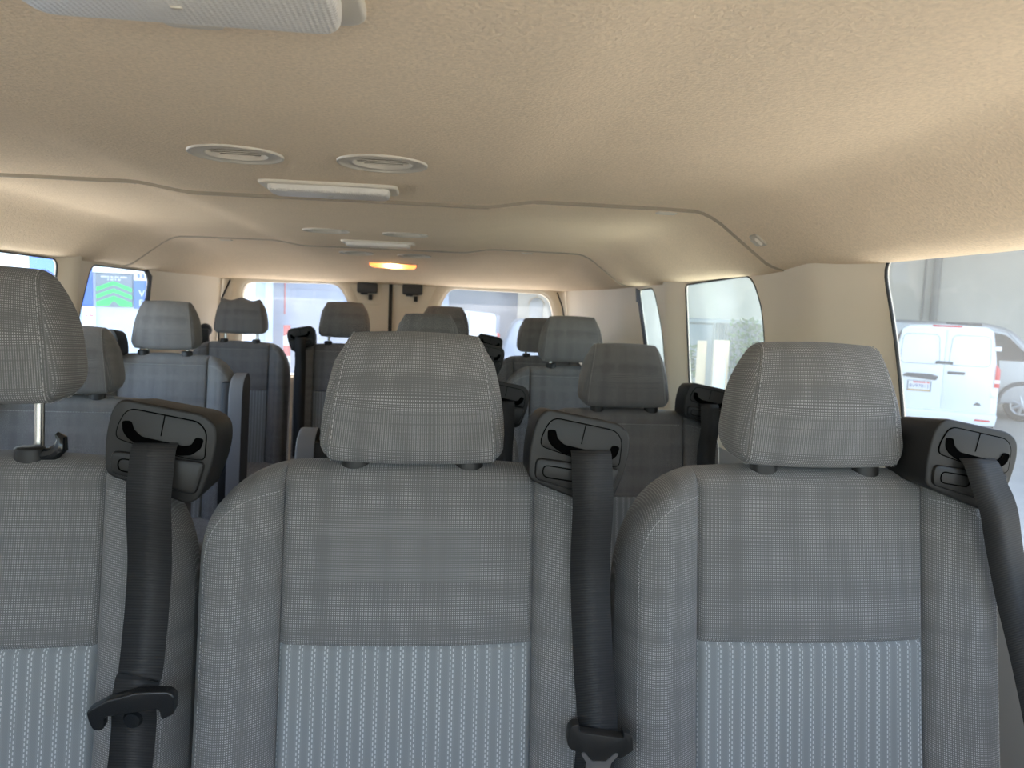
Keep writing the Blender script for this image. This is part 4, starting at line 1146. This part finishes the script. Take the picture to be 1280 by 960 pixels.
for k in range(9):
    mb = MB(); bm = bmesh.new(); bmesh.ops.create_cone(bm, cap_ends=True, segments=20, radius1=.055, radius2=.055, depth=.17); bm.transform(Matrix.Translation((0, 0, .085 + .17 * k - (.02 if k == 8 else 0)))); mb.bm(bm)
    obj('band', mb.me('band', [M['barrier'] if k % 2 == 0 else M['barrierw']]), None, r)

# seen through the right back door window
FRR = Matrix.Translation((1.236, 14.949, 0)) @ Matrix.Rotation(-.0825, 4, 'Z')
mb = MB(); mb.box((-1.6, 5.0, GROUND), (.62, 5.3, 6)); o = obj('wall_far', mb.me('wall_far', [M['shutter']], False)); put(o, FRR, 0, 0, 0); tag(o, kind='structure')
r = empty('cream_building', (0, 0, 0)); put(r, FRR, .48, 4.0); tag(r, 'cream building with an arched doorway at the right of the back window', 'building')
mb = MB(); arch = [(.28, 0), (.62, 0)] + [(.45 + .17 * cos(a * pi / 10), 2.02 + .17 * sin(a * pi / 10)) for a in range(11)]
mb.prism([(0, 0), (2.6, 0), (2.6, 5.0), (0, 5.0)], 0, .8, 0, holes=[arch[::-1]]); obj('facade', mb.me('facade', [M['cream']], False), None, r)
mb = MB(); mb.tube([(.45 + .19 * cos(a * pi / 12), -.01, 2.02 + .19 * sin(a * pi / 12)) for a in range(13)], .015, 6); mb.tube([(.45, -.01, 2.2), (.45, -.01, 2.42)], .012, 6)
obj('arch_moulding', mb.me('arch_moulding', [M['board']]), None, r)
mb = MB(); mb.prism(arch, .3, .35, 0); obj('arch_door', mb.me('arch_door', [M['whitewall']], False), None, r)
r = empty('white_truck', (0, 0, 0)); put(r, FRR, -.32, 0); r.rotation_euler.z += .05; tag(r, 'bright white box van with its back end filling the right back door window', 'van')
mb = MB(); mb.prism(rounded([(-.85, .35), (.34, .35), (.34, 1.5), (.27, 1.80), (-.78, 1.86)], [.05, .05, .2, .10, .10], 5), 0, 3.2, 0, bev=.03, seg=3)
obj('body', mb.me('body', [M['vanwhite']]), None, r)
mb = MB(); mb.prism(rounded([(.30, .98), (.36, .98), (.36, 1.40), (.31, 1.44)], .01, 3), -.03, .14, 0); obj('tail_light', mb.me('tail_light', [M['redlens']]), None, r)
mb = MB(); mb.box((.28, -.015, 1.42), (.345, .02, 1.76), 0, .006); obj('side_seal', mb.me('side_seal', [M['shutter']]), None, r)
mb = MB(); mb.box((-.26, -.012, .4), (-.245, .0, 1.80)); obj('door_seam', mb.me('door_seam', [M['groove']], False), None, r)
for x in (-.7, .22): wheel(r, x, .6, .33)
for o in r.children:
    if o.name.startswith('wheel'): o.rotation_euler = (0, 0, pi / 2)
r = empty('blue_car', (0, 0, 0)); put(r, FRR, .12, 1.6); tag(r, 'pale blue car beside the white box van, seen in the back window', 'car')
mb = MB(); mb.prism(rounded([(0, .3), (3.6, .3), (3.62, .85), (2.7, 1.0), (2.2, 1.30), (1.0, 1.62), (.25, 1.70), (.0, 1.1)], [.1, .1, .2, .1, .1, .3, .2, .1], 5), 0, 1.7, 0, bev=.08, seg=3)
obj('body', mb.me('body', [M['bluebox']]), None, r)
mb = MB(); mb.prism(rounded([(.30, 1.10), (1.9, 1.10), (1.0, 1.48), (.38, 1.56)], .05, 4), -.01, .02, 0); obj('side_window', mb.me('side_window', [M['darkglass']]), None, r)
for x in (.7, 2.9): wheel(r, x, .12, .32, .32); wheel(r, x, 1.6, .32, .32, front=1)

# ------------------------------------------------------------------ camera and light
yaw, pitch, roll = .1034, .0973, .037
fw = Vector((sin(yaw) * cos(pitch), cos(yaw) * cos(pitch), -sin(pitch))); rt = Vector((cos(yaw), -sin(yaw), 0)); dn = fw.cross(rt)
rt2 = rt * cos(roll) - dn * sin(roll); dn2 = dn * cos(roll) + rt * sin(roll)
cd = bpy.data.cameras.new('camera'); cam = bpy.data.objects.new('camera', cd); COL.objects.link(cam)
mw = Matrix.Identity(4)
for i in range(3): mw[i][0], mw[i][1], mw[i][2] = rt2[i], -dn2[i], -fw[i]
mw[0][3], mw[1][3], mw[2][3] = 0, 0, H
cam.matrix_world = mw; cd.sensor_width = 36; cd.lens = 961 / 1280 * 36; cd.clip_start = .02
cd.dof.use_dof = True; cd.dof.focus_distance = .95; cd.dof.aperture_fstop = 11
SC.camera = cam

w = bpy.data.worlds.new('sky'); SC.world = w; w.use_nodes = True; nt = w.node_tree
sky = nt.nodes.new('ShaderNodeTexSky'); sky.sky_type = 'NISHITA'; sky.sun_disc = False; sky.sun_elevation = radians(48); sky.sun_rotation = radians(25)
sky.dust_density = 2.0
hs = nt.nodes.new('ShaderNodeHueSaturation'); hs.inputs['Saturation'].default_value = .85; nt.links.new(sky.outputs[0], hs.inputs['Color'])
nt.links.new(hs.outputs[0], nt.nodes['Background'].inputs[0]); nt.nodes['Background'].inputs[1].default_value = .80
sd = bpy.data.lights.new('sun', 'SUN'); sd.energy = 18.0; sd.angle = radians(.6); sd.color = (1.0, .93, .85)
so = bpy.data.objects.new('sun', sd); COL.objects.link(so)
az, el = radians(25), radians(60)
so.rotation_euler = Vector((sin(az) * cos(el), cos(az) * cos(el), sin(el))).to_track_quat('Z', 'Y').to_euler()
so.location = (3, 8, 9)

SC.cycles.max_bounces = 14; SC.cycles.diffuse_bounces = 7; SC.cycles.transparent_max_bounces = 16
SC.view_settings.view_transform = 'Standard'; SC.view_settings.look = 'None'; SC.view_settings.gamma = 1; SC.view_settings.use_curve_mapping = False
SC.view_settings.exposure = 1.25
